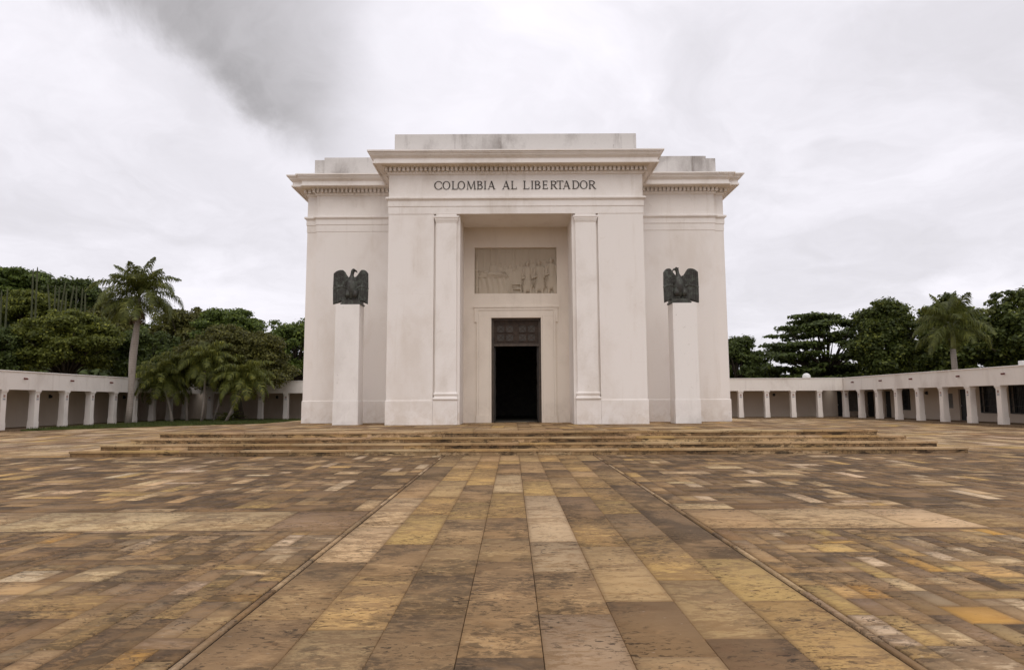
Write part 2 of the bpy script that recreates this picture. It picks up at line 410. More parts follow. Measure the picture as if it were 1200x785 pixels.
def slabs(name, rects, mn='paving_stone', parent=None, z=0.0, gap=0.004, dz=0.003, skirt=0.014):
    """rects: (x0,x1,y0,y1,(r,g,b),grime)"""
    n = len(rects); V = np.zeros((n, 8, 3)); off = np.zeros((n, 8, 2)); half = np.zeros((n, 8, 2)); tone = np.zeros((n, 8, 4))
    for i, (x0, x1, y0, y1, c, gr) in enumerate(rects):
        h = z + random.uniform(-dz, dz); tx, ty = random.uniform(-.0012, .0012), random.uniform(-.0012, .0012)
        a0, a1, b0, b1 = x0 + gap, x1 - gap, y0 + gap, y1 - gap
        V[i, :4] = [(a0, b0, h - tx - ty), (a1, b0, h + tx - ty), (a1, b1, h + tx + ty), (a0, b1, h - tx + ty)]
        V[i, 4:] = [(a0 - gap * .6, b0 - gap * .6, z - skirt), (a1 + gap * .6, b0 - gap * .6, z - skirt), (a1 + gap * .6, b1 + gap * .6, z - skirt), (a0 - gap * .6, b1 + gap * .6, z - skirt)]
        hx, hy = (a1 - a0) / 2, (b1 - b0) / 2
        off[i, :4] = [(-hx, -hy), (hx, -hy), (hx, hy), (-hx, hy)]; off[i, 4:] = off[i, :4]
        half[i] = (hx, hy); tone[i] = (*c, gr)
    base = (np.arange(n) * 8)[:, None, None]
    q = np.array([(0, 1, 2, 3), (4, 5, 1, 0), (5, 6, 2, 1), (6, 7, 3, 2), (7, 4, 0, 3)])[None]
    Fq = (base + q).reshape(-1, 4)
    ob = arr_mesh(name, V.reshape(-1, 3), Fq, mn, parent); me = ob.data
    at_ = me.attributes.new('tone', 'FLOAT_COLOR', 'POINT'); at_.data.foreach_set('color', tone.reshape(-1, 4).astype(np.float32).ravel())
    for nm, arr in (('off', off), ('half', half)):
        uv = me.uv_layers.new(name=nm); uv.data.foreach_set('uv', arr.reshape(-1, 2)[Fq.ravel()].astype(np.float32).ravel())
    return ob

def ashlar(x0, x1, y0, y1, u, tones, keep=None):
    nx, ny = max(1, round((x1 - x0) / u)), max(1, round((y1 - y0) / u)); ux, uy = (x1 - x0) / nx, (y1 - y0) / ny
    occ = np.zeros((nx, ny), bool); out = []
    shapes = [(1, 2), (2, 1), (1, 3), (3, 1), (2, 2), (3, 2), (2, 3), (1, 1), (4, 2), (1, 4)]; wts = [4, 4, 4, 5, 2, 3, 2, .8, 2.5, 2]
    for j in range(ny):
        for i in range(nx):
            if occ[i, j]: continue
            for _ in range(5):
                a_, b_ = random.choices(shapes, wts)[0]
                if i + a_ <= nx and j + b_ <= ny and not occ[i:i + a_, j:j + b_].any(): break
            else: a_, b_ = 1, 1
            occ[i:i + a_, j:j + b_] = True
            r_ = (x0 + i * ux, x0 + (i + a_) * ux, y0 + j * uy, y0 + (j + b_) * uy)
            cx, cy = (r_[0] + r_[1]) / 2, (r_[2] + r_[3]) / 2
            if keep and not keep(cx, cy): continue
            out.append((*r_, *tones(cx, cy)))
    return out

def t_near(x, y):
    side = 1 if x > 0 else 0
    c = jit(pick([(BROWN, 3), (GREY, 3), (TAN, 4 + side), (OCH, 2 + side), (ORG, .6), (PALE, .9 + .6 * side), (CREAM, 1.6), (DARK, .5)]), .16)
    return c, min(.9, max(.12, random.gauss(.62 - .07 * side, .13)))
def t_far(x, y):
    near_edge = min(1, max(0, (abs(x) - 15) / 8))
    if random.random() < .24 + .3 * near_edge:                 # clean or replaced slabs among the blackened ones
        return jit(pick([(CREAM, 4), (PALE, 2), (TAN, 3), (OCH, 1.2)]), .14), random.uniform(.34, .66)
    return jit(pick([(BROWN, 3), (DARK, 4), (GREY, 3), (TAN, 1.5)]), .16), min(1.0, max(.3, random.gauss(.84, .13)))
def t_side(x, y):
    c = jit(pick([(TAN, 4), (CREAM, 4), (GREY, 3), (BROWN, 2), (OCH, 1), (PALE, 2)]), .14)
    return c, min(.9, max(.1, random.gauss(.45, .15)))

XL, XR, XB = -29.35, 28.85, 2.20
BW = 0.10
rects = []
for s_ in (-1, 1):
    a_, b_ = (XL, -XB - BW) if s_ < 0 else (XB + BW, XR)
    rects += ashlar(a_, b_, -6, 8.14, 0.20, t_near)
    rects += ashlar(a_, b_, 9.66, 19.3, 0.27, t_far)
    a2, b2 = (XL, -11.4) if s_ < 0 else (11.4, XR)
    rects += ashlar(a2, b2, 19.3, 56.9, 0.55, t_side, lambda x, y: not (abs(x) < 13.2 and y < 19.6))
    # pale cross band
    x = a_
    while x < b_ - .02:
        x2 = min(b_, x + random.uniform(0.9, 1.7))
        if b_ - x2 < .5: x2 = b_
        rects.append((x, x2, 8.22, 9.60, jit(pick([(CREAM, 5), (PALE, 3), (TAN, 2), (GREY, 1)]), .1), random.uniform(.34, .62))); x = x2
    for y0_, y1_ in ((8.14, 8.22), (9.60, 9.66)):
        x = a_
        while x < b_ - .02:
            x2 = min(b_, x + random.uniform(0.7, 2.4)); rects.append((x, x2, y0_, y1_, jit(pick([(DARK, 3), (BROWN, 2), (PALE, 1.4)]), .15), random.uniform(.4, .7))); x = x2
rects += ashlar(-11.4, 11.4, 46, 56.9, 0.9, t_side)
struct(slabs('plaza', rects))

# central walk: eight strips of long slabs
walk = []
w_ = 2 * XB / 8
fixed = {4: [(-6, 2.4, BROWN, .6), (2.4, 3.72, GREY, .5), (3.72, 5.0, ROSE, .38), (5.0, 6.2, TAN, .56), (6.2, 7.5, ROSE, .44), (7.5, 11.06, PINK, .26), (11.06, 13.0, OCH, .36), (13.0, 14.6, BROWN, .6), (14.6, 17.2, GREY, .4), (17.2, 19.3, TAN, .4)],
         3: [(-6, 2.6, TAN, .5), (2.6, 4.2, DARK, .55), (4.2, 6.6, TAN, .52), (6.6, 7.7, TAN, .62), (7.7, 9.0, GREY, .64), (9.0, 11.5, OCH, .40), (11.5, 14.2, CREAM, .42), (14.2, 16.6, BROWN, .55), (16.6, 17.6, OCH, .3), (17.6, 19.3, GREY, .4)],
         7: [(-6, 2.6, GREY, .5), (2.6, 5.3, OCH, .30), (5.3, 6.7, OCH, .33), (6.7, 9.6, DARK, .66), (9.6, 12.4, DARK, .68), (12.4, 15.0, GREY, .6), (15, 17.4, DARK, .6), (17.4, 19.3, TAN, .45)],
         0: [(-6, 2.4, BROWN, .5), (2.4, 4.9, BROWN, .60), (4.9, 6.6, BROWN, .58), (6.6, 8.4, CREAM, .44), (8.4, 10.9, CREAM, .46), (10.9, 13.3, TAN, .5), (13.3, 16, DARK, .55), (16, 19.3, GREY, .55)],
         2: [(-6, 2.6, TAN, .55), (2.6, 5.0, TAN, .60), (5.0, 6.1, BROWN, .60), (6.1, 7.4, BROWN, .6), (7.4, 8.9, TAN, .58), (8.9, 10.4, OCH, .42), (10.4, 12.5, BROWN, .55), (12.5, 15.5, OCH, .40), (15.5, 17.3, OCH, .36), (17.3, 19.3, TAN, .45)],
         1: [(-6, 3.4, TAN, .5), (3.4, 4.7, TAN, .56), (4.7, 6.1, OCH, .42), (6.1, 7.4, TAN, .62), (7.4, 9.3, OCH, .34), (9.3, 11.0, OCH, .38), (11.0, 13.2, TAN, .45), (13.2, 15.6, OCH, .4), (15.6, 17.5, TAN, .5), (17.5, 19.3, TAN, .4)]}
for k in range(8):
    xa, xb = -XB + k * w_, -XB + (k + 1) * w_
    if k in fixed:
        for y0_, y1_, c, gr in fixed[k]: walk.append((xa, xb, y0_, y1_, jit({BROWN: TAN, DARK: GREY, GREY: TAN}.get(c, c), .08), min(.95, gr + (.24 if c == DARK else .14 if c == BROWN else .12 if c == OCH else .06))))
    else:
        y = -6.0 + random.random()
        while y < 19.3:
            y2 = min(19.3, y + random.uniform(1.0, 2.1))
            if 19.3 - y2 < .5: y2 = 19.3
            walk.append((xa, xb, y, y2, jit(pick([(TAN, 4), (OCH, 3.4), (BROWN, 2.4), (CREAM, 1), (GREY, 1)]), .1), random.uniform(.38, .72))); y = y2
struct(slabs('path', walk, gap=0.0045))
# thin stone edging with a groove on both sides of the walk
for s_ in (-1, 1):
    ed = []; y = -6.0
    while y < 19.3:
        y2 = min(19.3, y + random.uniform(.5, 1.5))
        x0_ = s_ * (XB + BW / 2)
        
        if random.random() < 0: y = y2; continue
        ed.append((x0_ - .026, x0_ + .026, y, y2, jit(pick([(PALE, 4), (CREAM, 3), (GREY, 2), (BROWN, 2), (DARK, 2)]), .18), random.uniform(.1, .75))); y = y2
    struct(slabs('path_edging', ed, z=0.004, gap=0.003, dz=.004, skirt=.02))

# ================================================================== STEPPED PLATFORM
PH = 0.64
plat = empty('stepped_platform', (0, 33, 0), 'broad stone platform with four worn tan steps carrying the white monument', 'platform')
hw = [13.45, 12.79, 12.10, 11.43]; fy = [19.35, 19.75, 20.15, 20.55]; BACK = 47.0
for k in range(4):
    z0, z1 = 0.16 * k, 0.16 * (k + 1)
    st = bpy.data.objects.new('step', None)
    mb = MB(); mb.box(-hw[k] + .02, hw[k] - .02, fy[k] + .02, BACK - k * .5, z0 - (.01 if k == 0 else 0), z1 - 0.058, 'joint_earth')
    core = mb.build('step', plat)
    # front riser blocks as slabs laid on edge
    rr = []; x = -hw[k]
    while x < hw[k] - .01:
        x2 = min(hw[k], x + random.uniform(1.1, 2.6))
        if hw[k] - x2 < .6: x2 = hw[k]
        rr.append((x, x2)); x = x2
    n = len(rr); V = []; Fq = []; tone = []; off = []; half = []
    for (xa, xb) in rr:
        c = jit(pick([(TAN, 4), (CREAM, 2), (BROWN, 2), (GREY, 1)]), .1); gr = random.uniform(.42, .62); i = len(V); gp = .003
        V += [(xa + gp, fy[k], z0 - .01), (xb - gp, fy[k], z0 - .01), (xb - gp, fy[k] - .004, z1 - .055), (xa + gp, fy[k] - .004, z1 - .055)]
        Fq.append((i, i + 1, i + 2, i + 3)); tone += [(*c, gr)] * 4; off += [(0, 0)] * 4; half += [(1, 1)] * 4
        # side closing faces at the two ends
    for sx in (-1, 1):
        i = len(V); X_ = sx * hw[k]; q = [(X_, fy[k], z0 - .01), (X_, BACK, z0 - .01), (X_, BACK, z1 - .055), (X_, fy[k], z1 - .055)]
        V += q; Fq.append((i, i + 1, i + 2, i + 3) if sx > 0 else (i + 3, i + 2, i + 1, i)); tone += [(*TAN, .55)] * 4; off += [(0, 0)] * 4; half += [(1, 1)] * 4
    Fq = np.array(Fq); ob = arr_mesh('riser', np.array(V), Fq, 'riser_stone', core); me = ob.data
    at_ = me.attributes.new('tone', 'FLOAT_COLOR', 'POINT'); at_.data.foreach_set('color', np.array(tone, np.float32).ravel())
    for nm, arr in (('off', off), ('half', half)):
        uv = me.uv_layers.new(name=nm); uv.data.foreach_set('uv', np.array(arr, np.float32)[Fq.ravel()].ravel())
    # treads with a thick nosing
    tr = []
    if k < 3:
        x = -hw[k] - .02
        while x < hw[k] + .01:
            x2 = min(hw[k] + .02, x + random.uniform(1.0, 2.4))
            if hw[k] - x2 < .6: x2 = hw[k] + .02
            tr.append((x, x2, fy[k] - .03, fy[k + 1] + .03, jit(pick([(CREAM, 4), (TAN, 4), (OCH, 1.4)]), .1), random.uniform(.22, .42))); x = x2
        for sx in (-1, 1):
            a_, b_ = sorted((sx * (hw[k] + .02), sx * (hw[k + 1] - .03))); y = fy[k + 1] + .03
            while y < BACK - .1:
                y2 = min(BACK, y + random.uniform(1.2, 2.2)); tr.append((a_, b_, y, y2, jit(pick([(CREAM, 4), (TAN, 4)]), .1), random.uniform(.22, .42))); y = y2
    else:
        x = -hw[k] - .02
        while x < hw[k] + .01:
            x2 = min(hw[k] + .02, x + random.uniform(1.0, 2.4))
            if hw[k] - x2 < .6: x2 = hw[k] + .02
            tr.append((x, x2, fy[k] - .03, fy[k] + .5, jit(pick([(CREAM, 3), (TAN, 4), (OCH, 1.4)]), .1), random.uniform(.22, .42))); x = x2
        tr += ashlar(-hw[k] - .02, hw[k] + .02, fy[k] + .5, 30.0, .5, lambda x, y: (jit(pick([(TAN, 4), (CREAM, 2), (BROWN, 3), (OCH, 1), (GREY, 2)]), .12), random.uniform(.34, .58)))
        tr += ashlar(-hw[k] - .02, hw[k] + .02, 30.0, BACK, .9, lambda x, y: (jit(pick([(TAN, 4), (CREAM, 3), (GREY, 2)]), .12), random.uniform(.3, .5)))
    slabs('tread', tr, parent=core, z=z1, gap=.003, dz=.001, skirt=.056)

# ================================================================== MONUMENT
mon = empty('monument', (0, 34, PH), 'white flat-roofed memorial building lettered COLOMBIA AL LIBERTADOR above a tall dark doorway', 'monument')
YC, YW, YB = 26.6, 29.35, 28.85
HC, HWI, HWO = 5.44, 9.38, 9.85
ZT = 12.0
# body walls (hollow round the hall)
mb = MB(); P_ = 'white_plaster'
for s_ in (-1, 1):
    a_, b_ = sorted((s_ * 3.0, s_ * HWI)); mb.box(a_, b_, YW, 45, PH, ZT, P_)
    a_, b_ = sorted((s_ * HWI, s_ * HWO)); mb.box(a_, b_, YW + .15, 44.8, PH, ZT, P_)
mb.box(-3, 3, 41.5, 45, PH, ZT, P_); mb.box(-3, 3, YW + .3, 41.5, 6.2, ZT, P_)
mb.build('wall', mon)
mb = MB()
for s_ in (-1, 1):
    a_, b_ = sorted((s_ * 3.50, s_ * HC)); mb.box(a_, b_, YC, YW + .05, PH, ZT, P_)
    a_, b_ = sorted((s_ * 2.39, s_ * 3.497)); mb.box(a_, b_, YC + .13, YW + .05, PH, 9.62, P_)
mb.box(-3.497, 3.497, YC + .002, YW + .05, 9.60, ZT, P_)
mb.build('porch', mon)
# recess back wall with door and relief openings
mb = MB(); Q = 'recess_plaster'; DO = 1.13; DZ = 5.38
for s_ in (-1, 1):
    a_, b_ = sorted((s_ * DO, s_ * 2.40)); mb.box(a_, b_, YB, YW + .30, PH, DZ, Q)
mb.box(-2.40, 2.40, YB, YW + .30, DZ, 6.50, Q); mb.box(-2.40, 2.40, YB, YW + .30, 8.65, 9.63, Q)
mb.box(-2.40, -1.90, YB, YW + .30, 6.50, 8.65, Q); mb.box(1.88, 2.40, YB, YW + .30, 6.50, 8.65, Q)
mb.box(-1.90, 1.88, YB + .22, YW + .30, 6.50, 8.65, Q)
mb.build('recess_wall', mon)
# dim hall behind the doorway
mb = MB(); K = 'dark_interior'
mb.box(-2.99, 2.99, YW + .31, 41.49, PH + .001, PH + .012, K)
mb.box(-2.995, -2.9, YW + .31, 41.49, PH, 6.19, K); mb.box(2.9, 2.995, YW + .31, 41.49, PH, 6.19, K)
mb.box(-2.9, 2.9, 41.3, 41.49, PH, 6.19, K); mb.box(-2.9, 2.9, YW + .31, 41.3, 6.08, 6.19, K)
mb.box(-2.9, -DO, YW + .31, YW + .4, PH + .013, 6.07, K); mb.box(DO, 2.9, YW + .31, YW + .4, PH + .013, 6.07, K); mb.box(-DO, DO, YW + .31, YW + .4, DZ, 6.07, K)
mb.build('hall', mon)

# plan outline of the whole building, anticlockwise seen from above so that outward is on the right
path = [(-HWO, 44.8), (-HWO, YW + .15), (-HWI, YW + .15), (-HWI, YW), (-HC, YW), (-HC, YC), (HC, YC), (HC, YW), (HWI, YW), (HWI, YW + .15), (HWO, YW + .15), (HWO, 44.8)]
# entablature: architrave fascias, taenia, frieze
arch = [(0.0, 9.565), (0.018, 9.57), (0.018, 9.895), (0.042, 9.90), (0.042, 10.15), (0.06, 10.16), (0.085, 10.19), (0.10, 10.205), (0.125, 10.215), (0.125, 10.285), (0.10, 10.30), (0.006, 10.305), (0.006, 11.31)]
mb = MB(); mb.sweep(path, arch, 'white_trim'); mb.build('entablature', mon)
corn = [(0.0, 11.30), (0.045, 11.305), (0.06, 11.33), (0.075, 11.36), (0.10, 11.385), (0.10, 11.41), (0.07, 11.415), (0.07, 11.585), (0.25, 11.59), (0.27, 11.62), (0.31, 11.65),
        (0.55, 11.655), (0.55, 11.60), (0.61, 11.60), (0.61, 11.68), (0.565, 11.69), (0.565, 11.81), (0.60, 11.845), (0.65, 11.885), (0.70, 11.94), (0.715, 11.99), (0.745, 11.995), (0.745, 12.05), (0.80, 12.055), (0.80, 12.115), (0.78, 12.12), (-0.35, 12.16)]
mb = MB(); mb.sweep(path, corn, 'white_trim'); cor = mb.build('cornice', mon)
# dentils along every front: one toothed band per wall face
def dent_line(p0, p1, nrm_):
    p0 = Vector(p0); d = Vector(p1) - p0; L = d.length; d.normalize(); n_ = int(L / 0.185); st_ = L / n_
    mb = MB(); mi_ = mb.mi('white_trim'); zb, zt = 11.42, 11.583
    for k in range(n_):
        c = p0 + d * (st_ * (k + .5))
        for q in (c - d * .056 + nrm_ * .066, c - d * .056 + nrm_ * .225, c + d * .056 + nrm_ * .225, c + d * .056 + nrm_ * .066): mb.v += [(q.x, q.y, zb), (q.x, q.y, zt)]
        i = k * 8; fs = [(i, i + 2, i + 3, i + 1), (i + 2, i + 4, i + 5, i + 3), (i + 4, i + 6, i + 7, i + 5), (i, i + 6, i + 4, i + 2)]
        if k < n_ - 1: fs.append((i + 6, i + 8, i + 9, i + 7))
        mb.f += fs; mb.m += [mi_] * len(fs)
    mb.build('dentil_row', cor)
nF = Vector((0, -1))
dent_line((-HC - .2, YC), (HC + .2, YC), nF)
for s_ in (-1, 1):
    a_, b_ = sorted((s_ * (HC + .14), s_ * (HWI + .2))); dent_line((a_, YW), (b_, YW), nF)
    a_, b_ = sorted((s_ * (HWI + .25), s_ * (HWO + .2))); dent_line((a_, YW + .15), (b_, YW + .15), nF)
    dent_line((s_ * HC, YC - .05), (s_ * HC, YW - .25), Vector((s_, 0))); dent_line((s_ * HWO, YW + .15), (s_ * HWO, 44), Vector((s_, 0)))
# roof slab and attics
mb = MB(); mb.box(-HC + .3, HC - .3, YC + .3, YW + .5, 12.01, 12.15, 'bare_attic'); mb.box(-HWI + .2, HWI - .2, YW + .4, 44.4, 12.01, 12.14, 'bare_attic'); mb.build('roof', mon)
mb = MB(); A = 'bare_attic'
mb.box(-5.26, 5.26, 26.75, 38, 12.10, 13.19, A); mb.build('attic', mon, bevel=.015)
for s_ in (-1, 1):
    mb = MB(); a_, b_ = sorted((s_ * 5.27, s_ * 9.12)); mb.box(a_, b_, 29.45, 43.5, 12.10, 13.22, A)
    a_, b_ = sorted((s_ * 9.121, s_ * 9.62)); mb.box(a_, b_, 29.6, 43.3, 12.10, 13.16, A)
    mb.build('attic', mon, bevel=.015)
# base course
bprof = [(0.0, PH), (0.03, PH + .001), (0.03, 1.625), (0.022, 1.645), (0.0, 1.66)]
mb = MB()
mb.sweep(path[:6] + [(-3.503, YC)], bprof, 'white_plaster'); mb.sweep([(3.503, YC)] + path[6:], bprof, 'white_plaster'); mb.build('base_course', mon)
# pilasters flanking the recess
for s_ in (-1, 1):
    mb = MB(); a_, b_ = sorted((s_ * 2.53, s_ * 3.41)); mb.box(a_, b_, YC - .005, YC + .14, 1.95, 9.30, 'white_trim')
    pil = mb.build('pilaster', mon)
    mb = MB(); a_, b_ = sorted((s_ * 2.47, s_ * 3.496)); mb.box(a_, b_, YC - .032, YC + .14, PH, 1.655, 'white_plaster'); mb.build('plinth', pil, bevel=.006)
    mb = MB(); a_, b_ = sorted((s_ * 2.53, s_ * 3.41))
    pth = [(a_, YC + .14), (a_, YC - .005), (b_, YC - .005), (b_, YC + .14)]
    mb.sweep(pth, [(0, 1.656), (.05, 1.657)] + [(.05 + .03 * math.sin(th), 1.715 - .055 * math.cos(th)) for th in np.linspace(.3, math.pi - .3, 6)] + [(.03, 1.775), (.022, 1.80), (.03, 1.85)] + [(.03 + .03 * math.sin(th), 1.905 - .055 * math.cos(th)) for th in np.linspace(.3, math.pi - .3, 6)] + [(.0, 1.97)], 'white_trim'); mb.build('base', pil)
    mb = MB(); mb.sweep(pth, [(0, 9.19), (.012, 9.20), (.012, 9.235), (.03, 9.25), (.045, 9.30), (.06, 9.34), (.06, 9.38), (.085, 9.40), (.085, 9.475), (.0, 9.48), (0, 9.60)], 'white_trim'); mb.build('capital', pil)
# door surround (eared architrave)
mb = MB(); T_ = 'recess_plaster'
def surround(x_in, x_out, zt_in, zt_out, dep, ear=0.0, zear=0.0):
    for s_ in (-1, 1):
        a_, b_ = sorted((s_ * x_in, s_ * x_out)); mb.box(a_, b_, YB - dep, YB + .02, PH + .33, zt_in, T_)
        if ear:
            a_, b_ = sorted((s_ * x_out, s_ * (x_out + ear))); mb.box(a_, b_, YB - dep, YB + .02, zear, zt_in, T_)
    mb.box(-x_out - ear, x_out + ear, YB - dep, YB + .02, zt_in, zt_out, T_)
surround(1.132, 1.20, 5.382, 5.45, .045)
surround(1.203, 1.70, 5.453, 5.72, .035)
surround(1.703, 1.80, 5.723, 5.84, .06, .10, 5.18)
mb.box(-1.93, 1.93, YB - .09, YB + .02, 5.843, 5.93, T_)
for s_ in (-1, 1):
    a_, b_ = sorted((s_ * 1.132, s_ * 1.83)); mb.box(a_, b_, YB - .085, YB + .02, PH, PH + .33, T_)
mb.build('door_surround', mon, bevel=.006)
# doorway: bronze frame, transom grille and opened leaves
door = bpy.data.objects.new('doorway', None)
mb = MB(); B_ = 'grille_bronze'; YD = YB + .20
for s_ in (-1, 1):
    a_, b_ = sorted((s_ * 1.03, s_ * 1.128)); mb.box(a_, b_, YD, YD + .12, PH, DZ, B_)
mb.box(-1.03, 1.03, YD, YD + .12, DZ - .1, DZ - .002, B_); mb.box(-1.03, 1.03, YD - .03, YD + .12, 4.10, 4.20, B_)
dfr = mb.build('door', mon)
mb = MB(); mb.box(-1.03, 1.03, YD + .06, YD + .09, 4.20, DZ - .1, 'transom_brown')
for cx in (-.50, .50):
    for i in (-1, 1):
        for j in (0, 1):
            x0 = cx + i * .205; z0 = 4.50 + j * .40; hx = .185; hz = .18; mb.box(x0 - hx + .02, x0 + hx - .02, YD + .05, YD + .0595, z0 - hz + .02, z0 + hz - .02, 'pane_grey')
            for (xa, xb, za, zb) in ((x0 - hx, x0 + hx, z0 - hz, z0 - hz + .03), (x0 - hx, x0 + hx, z0 + hz - .03, z0 + hz), (x0 - hx, x0 - hx + .03, z0 - hz + .03, z0 + hz - .03), (x0 + hx - .03, x0 + hx, z0 - hz + .03, z0 + hz - .03)):
                mb.box(xa, xb, YD + .03, YD + .061, za, zb, 'transom_brown')
            for sg in (-1, 1):
                dxv, dzv = hx - .02, hz - .02; L = math.hypot(dxv, dzv); nx, nz = -dzv * sg / L * .012, dxv / L * .012
                p0 = (x0 - dxv, z0 - dzv * sg); p1 = (x0 + dxv, z0 + dzv * sg); yy = YD + .04 - .003 * sg
                mb.poly([(p0[0] - nx, yy, p0[1] - nz), (p1[0] - nx, yy, p1[1] - nz), (p1[0] + nx, yy, p1[1] + nz), (p0[0] + nx, yy, p0[1] + nz)], 'transom_brown')
mb.build('transom', dfr)
for s_ in (-1, 1):
    mb = MB(); a_, b_ = sorted((s_ * .97, s_ * 1.025)); mb.box(a_, b_, YD + .13, YD + 1.1, PH + .02, 4.10, 'door_bronze')
    for j in range(4):
        x_ = s_ * .968; mb.box(min(x_, x_ - s_ * .02), max(x_, x_ - s_ * .02), YD + .22, YD + 1.0, PH + .2 + j * .85, PH + .9 + j * .85, 'door_bronze')
    mb.build('door_leaf', dfr)

# relief panel as carved height field
def relief():
    nu, nv = 330, 190; u, v = np.meshgrid(np.linspace(0, 1, nu), np.linspace(0, 1, nv)); asp = 3.78 / 2.15
    X_ = u * asp; Z_ = v; H = np.zeros_like(u)
    def cap(p, q, r, h, e=.5):
        nonlocal H
        p = (p[0] * asp, p[1]); q = (q[0] * asp, q[1]); d = np.array([q[0] - p[0], q[1] - p[1]]); L2 = max(1e-9, d @ d)
        tt = np.clip(((X_ - p[0]) * d[0] + (Z_ - p[1]) * d[1]) / L2, 0, 1)
        rr = (r[0] + (r[1] - r[0]) * tt) if isinstance(r, tuple) else r
        dist = np.hypot(X_ - p[0] - tt * d[0], Z_ - p[1] - tt * d[1]) / rr
        H = np.maximum(H, h * np.clip(1 - dist ** 2, 0, 1) ** e)
    def rect(u0, u1, v0, v1, h):
        nonlocal H; H = np.where((u >= u0) & (u <= u1) & (v >= v0) & (v <= v1), np.maximum(H, h), H)
    H += .012 * (np.sin(u * 70) > .75) * (v < .55) * (u < .75) + .008 * (np.sin(u * 31 + 1) > .6) * (v < .5)
    rect(.25, .255, 0, .5, .02); rect(.49, .50, 0, .45, .025); rect(.27, .48, .10, .12, .02); rect(.53, .60, .12, .13, .02)
    for cu, cv, hh in ((.22, .33, .05), (.31, .36, .05), (.37, .42, .05), (.43, .40, .05), (.48, .46, .06), (.53, .42, .05), (.57, .36, .05), (.69, .30, .04), (.73, .40, .05), (.86, .30, .05)):
        cap((cu, cv), (cu, cv + .02), .042, hh); cap((cu, cv + .10), (cu + .005, cv + .32), (.075, .085), hh * .9)
    rect(.012, .045, .14, 1, .05); rect(.0, .06, .46, .50, .07); rect(.008, .05, .84, .87, .07); cap((.028, .2), (.028, .98), .03, .07)
    fold = .055 + .018 * np.sin(u * 95 + 3 * np.sin(v * 5)) + .012 * np.sin(u * 41)
    H = np.where((u > .05) & (u < .405 + .05 * (v - .63)) & (v > .635), np.maximum(H, fold), H)
    rect(.045, .42, .60, .64, .085)
    cap((.09, .575), (.13, .575), .06, .10); cap((.125, .53), (.145, .53), .045, .13); cap((.17, .575), (.29, .56), (.055, .06), .12); cap((.29, .56), (.40, .60), (.055, .03), .11); cap((.20, .56), (.27, .60), .018, .135)
    for a_ in np.linspace(0, 1, 6): cap((.27 + .1 * a_, .52), (.30 + .11 * a_, .62), .008, .125)
    for a_ in np.linspace(0, 1, 6): cap((.40 + .03 * a_, .66), (.355 + .12 * a_, 1.0), (.014, .022), .075)
    for vv in (.78, .88): rect(.455, .565, vv, vv + .022, .10)
    rect(.45, .462, .76, 1, .10); rect(.558, .570, .76, 1, .10); cap((.575, .80), (.63, .73), .014, .10); cap((.60, .98), (.62, .82), .014, .09); cap((.585, .92), (.635, .86), .012, .09)
    def man(cu, top, lean=0.0, coat=True, h=.14, w=1.0):
        cap((cu, top), (cu - .004, top + .035), .045, h); cap((cu, top + .06), (cu, top + .10), .028, h * .9)
        cap((cu + .0, top + .15), (cu + lean, top + .36), (.085 * w, .072 * w), h)
        cap((cu - .045 * w, top + .14), (cu - .06 * w, top + .34), (.035, .03), h * .95); cap((cu + .048 * w, top + .14), (cu + .058 * w, top + .34), (.035, .03), h * .95)
        cap((cu - .06 * w, top + .34), (cu - .01, top + .30), .024, h * 1.05)
        if coat: cap((cu + lean, top + .36), (cu + lean, top + .52), (.085 * w, .115 * w), h * .92, .4)
        cap((cu - .025, top + .48), (cu - .035, 1.0), (.045, .034), h * .85); cap((cu + .028, top + .48), (cu + .04, 1.0), (.045, .034), h * .85)
        for q in range(5): cap((cu - .05 + .025 * q, top + .22), (cu - .06 + .03 * q, top + .52), .006, h * 1.08)
    man(.645, .33, .0); man(.785, .31, .01, True, .14, 1.05); man(.935, .26, .005, True, .15, 1.15)
    cap((.60, .45), (.60, .62), (.012, .012), .10); cap((.58, .60), (.65, .58), .02, .12); cap((.83, .42), (.90, .55), (.03, .025), .13)
    cap((.96, .5), (1.0, .95), (.06, .07), .12)
    rect(.98, 1.0, 0, 1, .03); rect(0, .98, 0, .012, .03)
    x = -1.899 + u * 3.778; z = 8.649 - v * 2.148; y = YB + .20 - H * 1.12
    V = np.stack([x, y, z], -1).reshape(-1, 3); i = np.arange(nu * nv).reshape(nv, nu)
    Fq = np.stack([i[:-1, :-1], i[1:, :-1], i[1:, 1:], i[:-1, 1:]], -1).reshape(-1, 4)
    arr_mesh('relief_panel', V, Fq, 'relief_stone', mon, True)
relief()

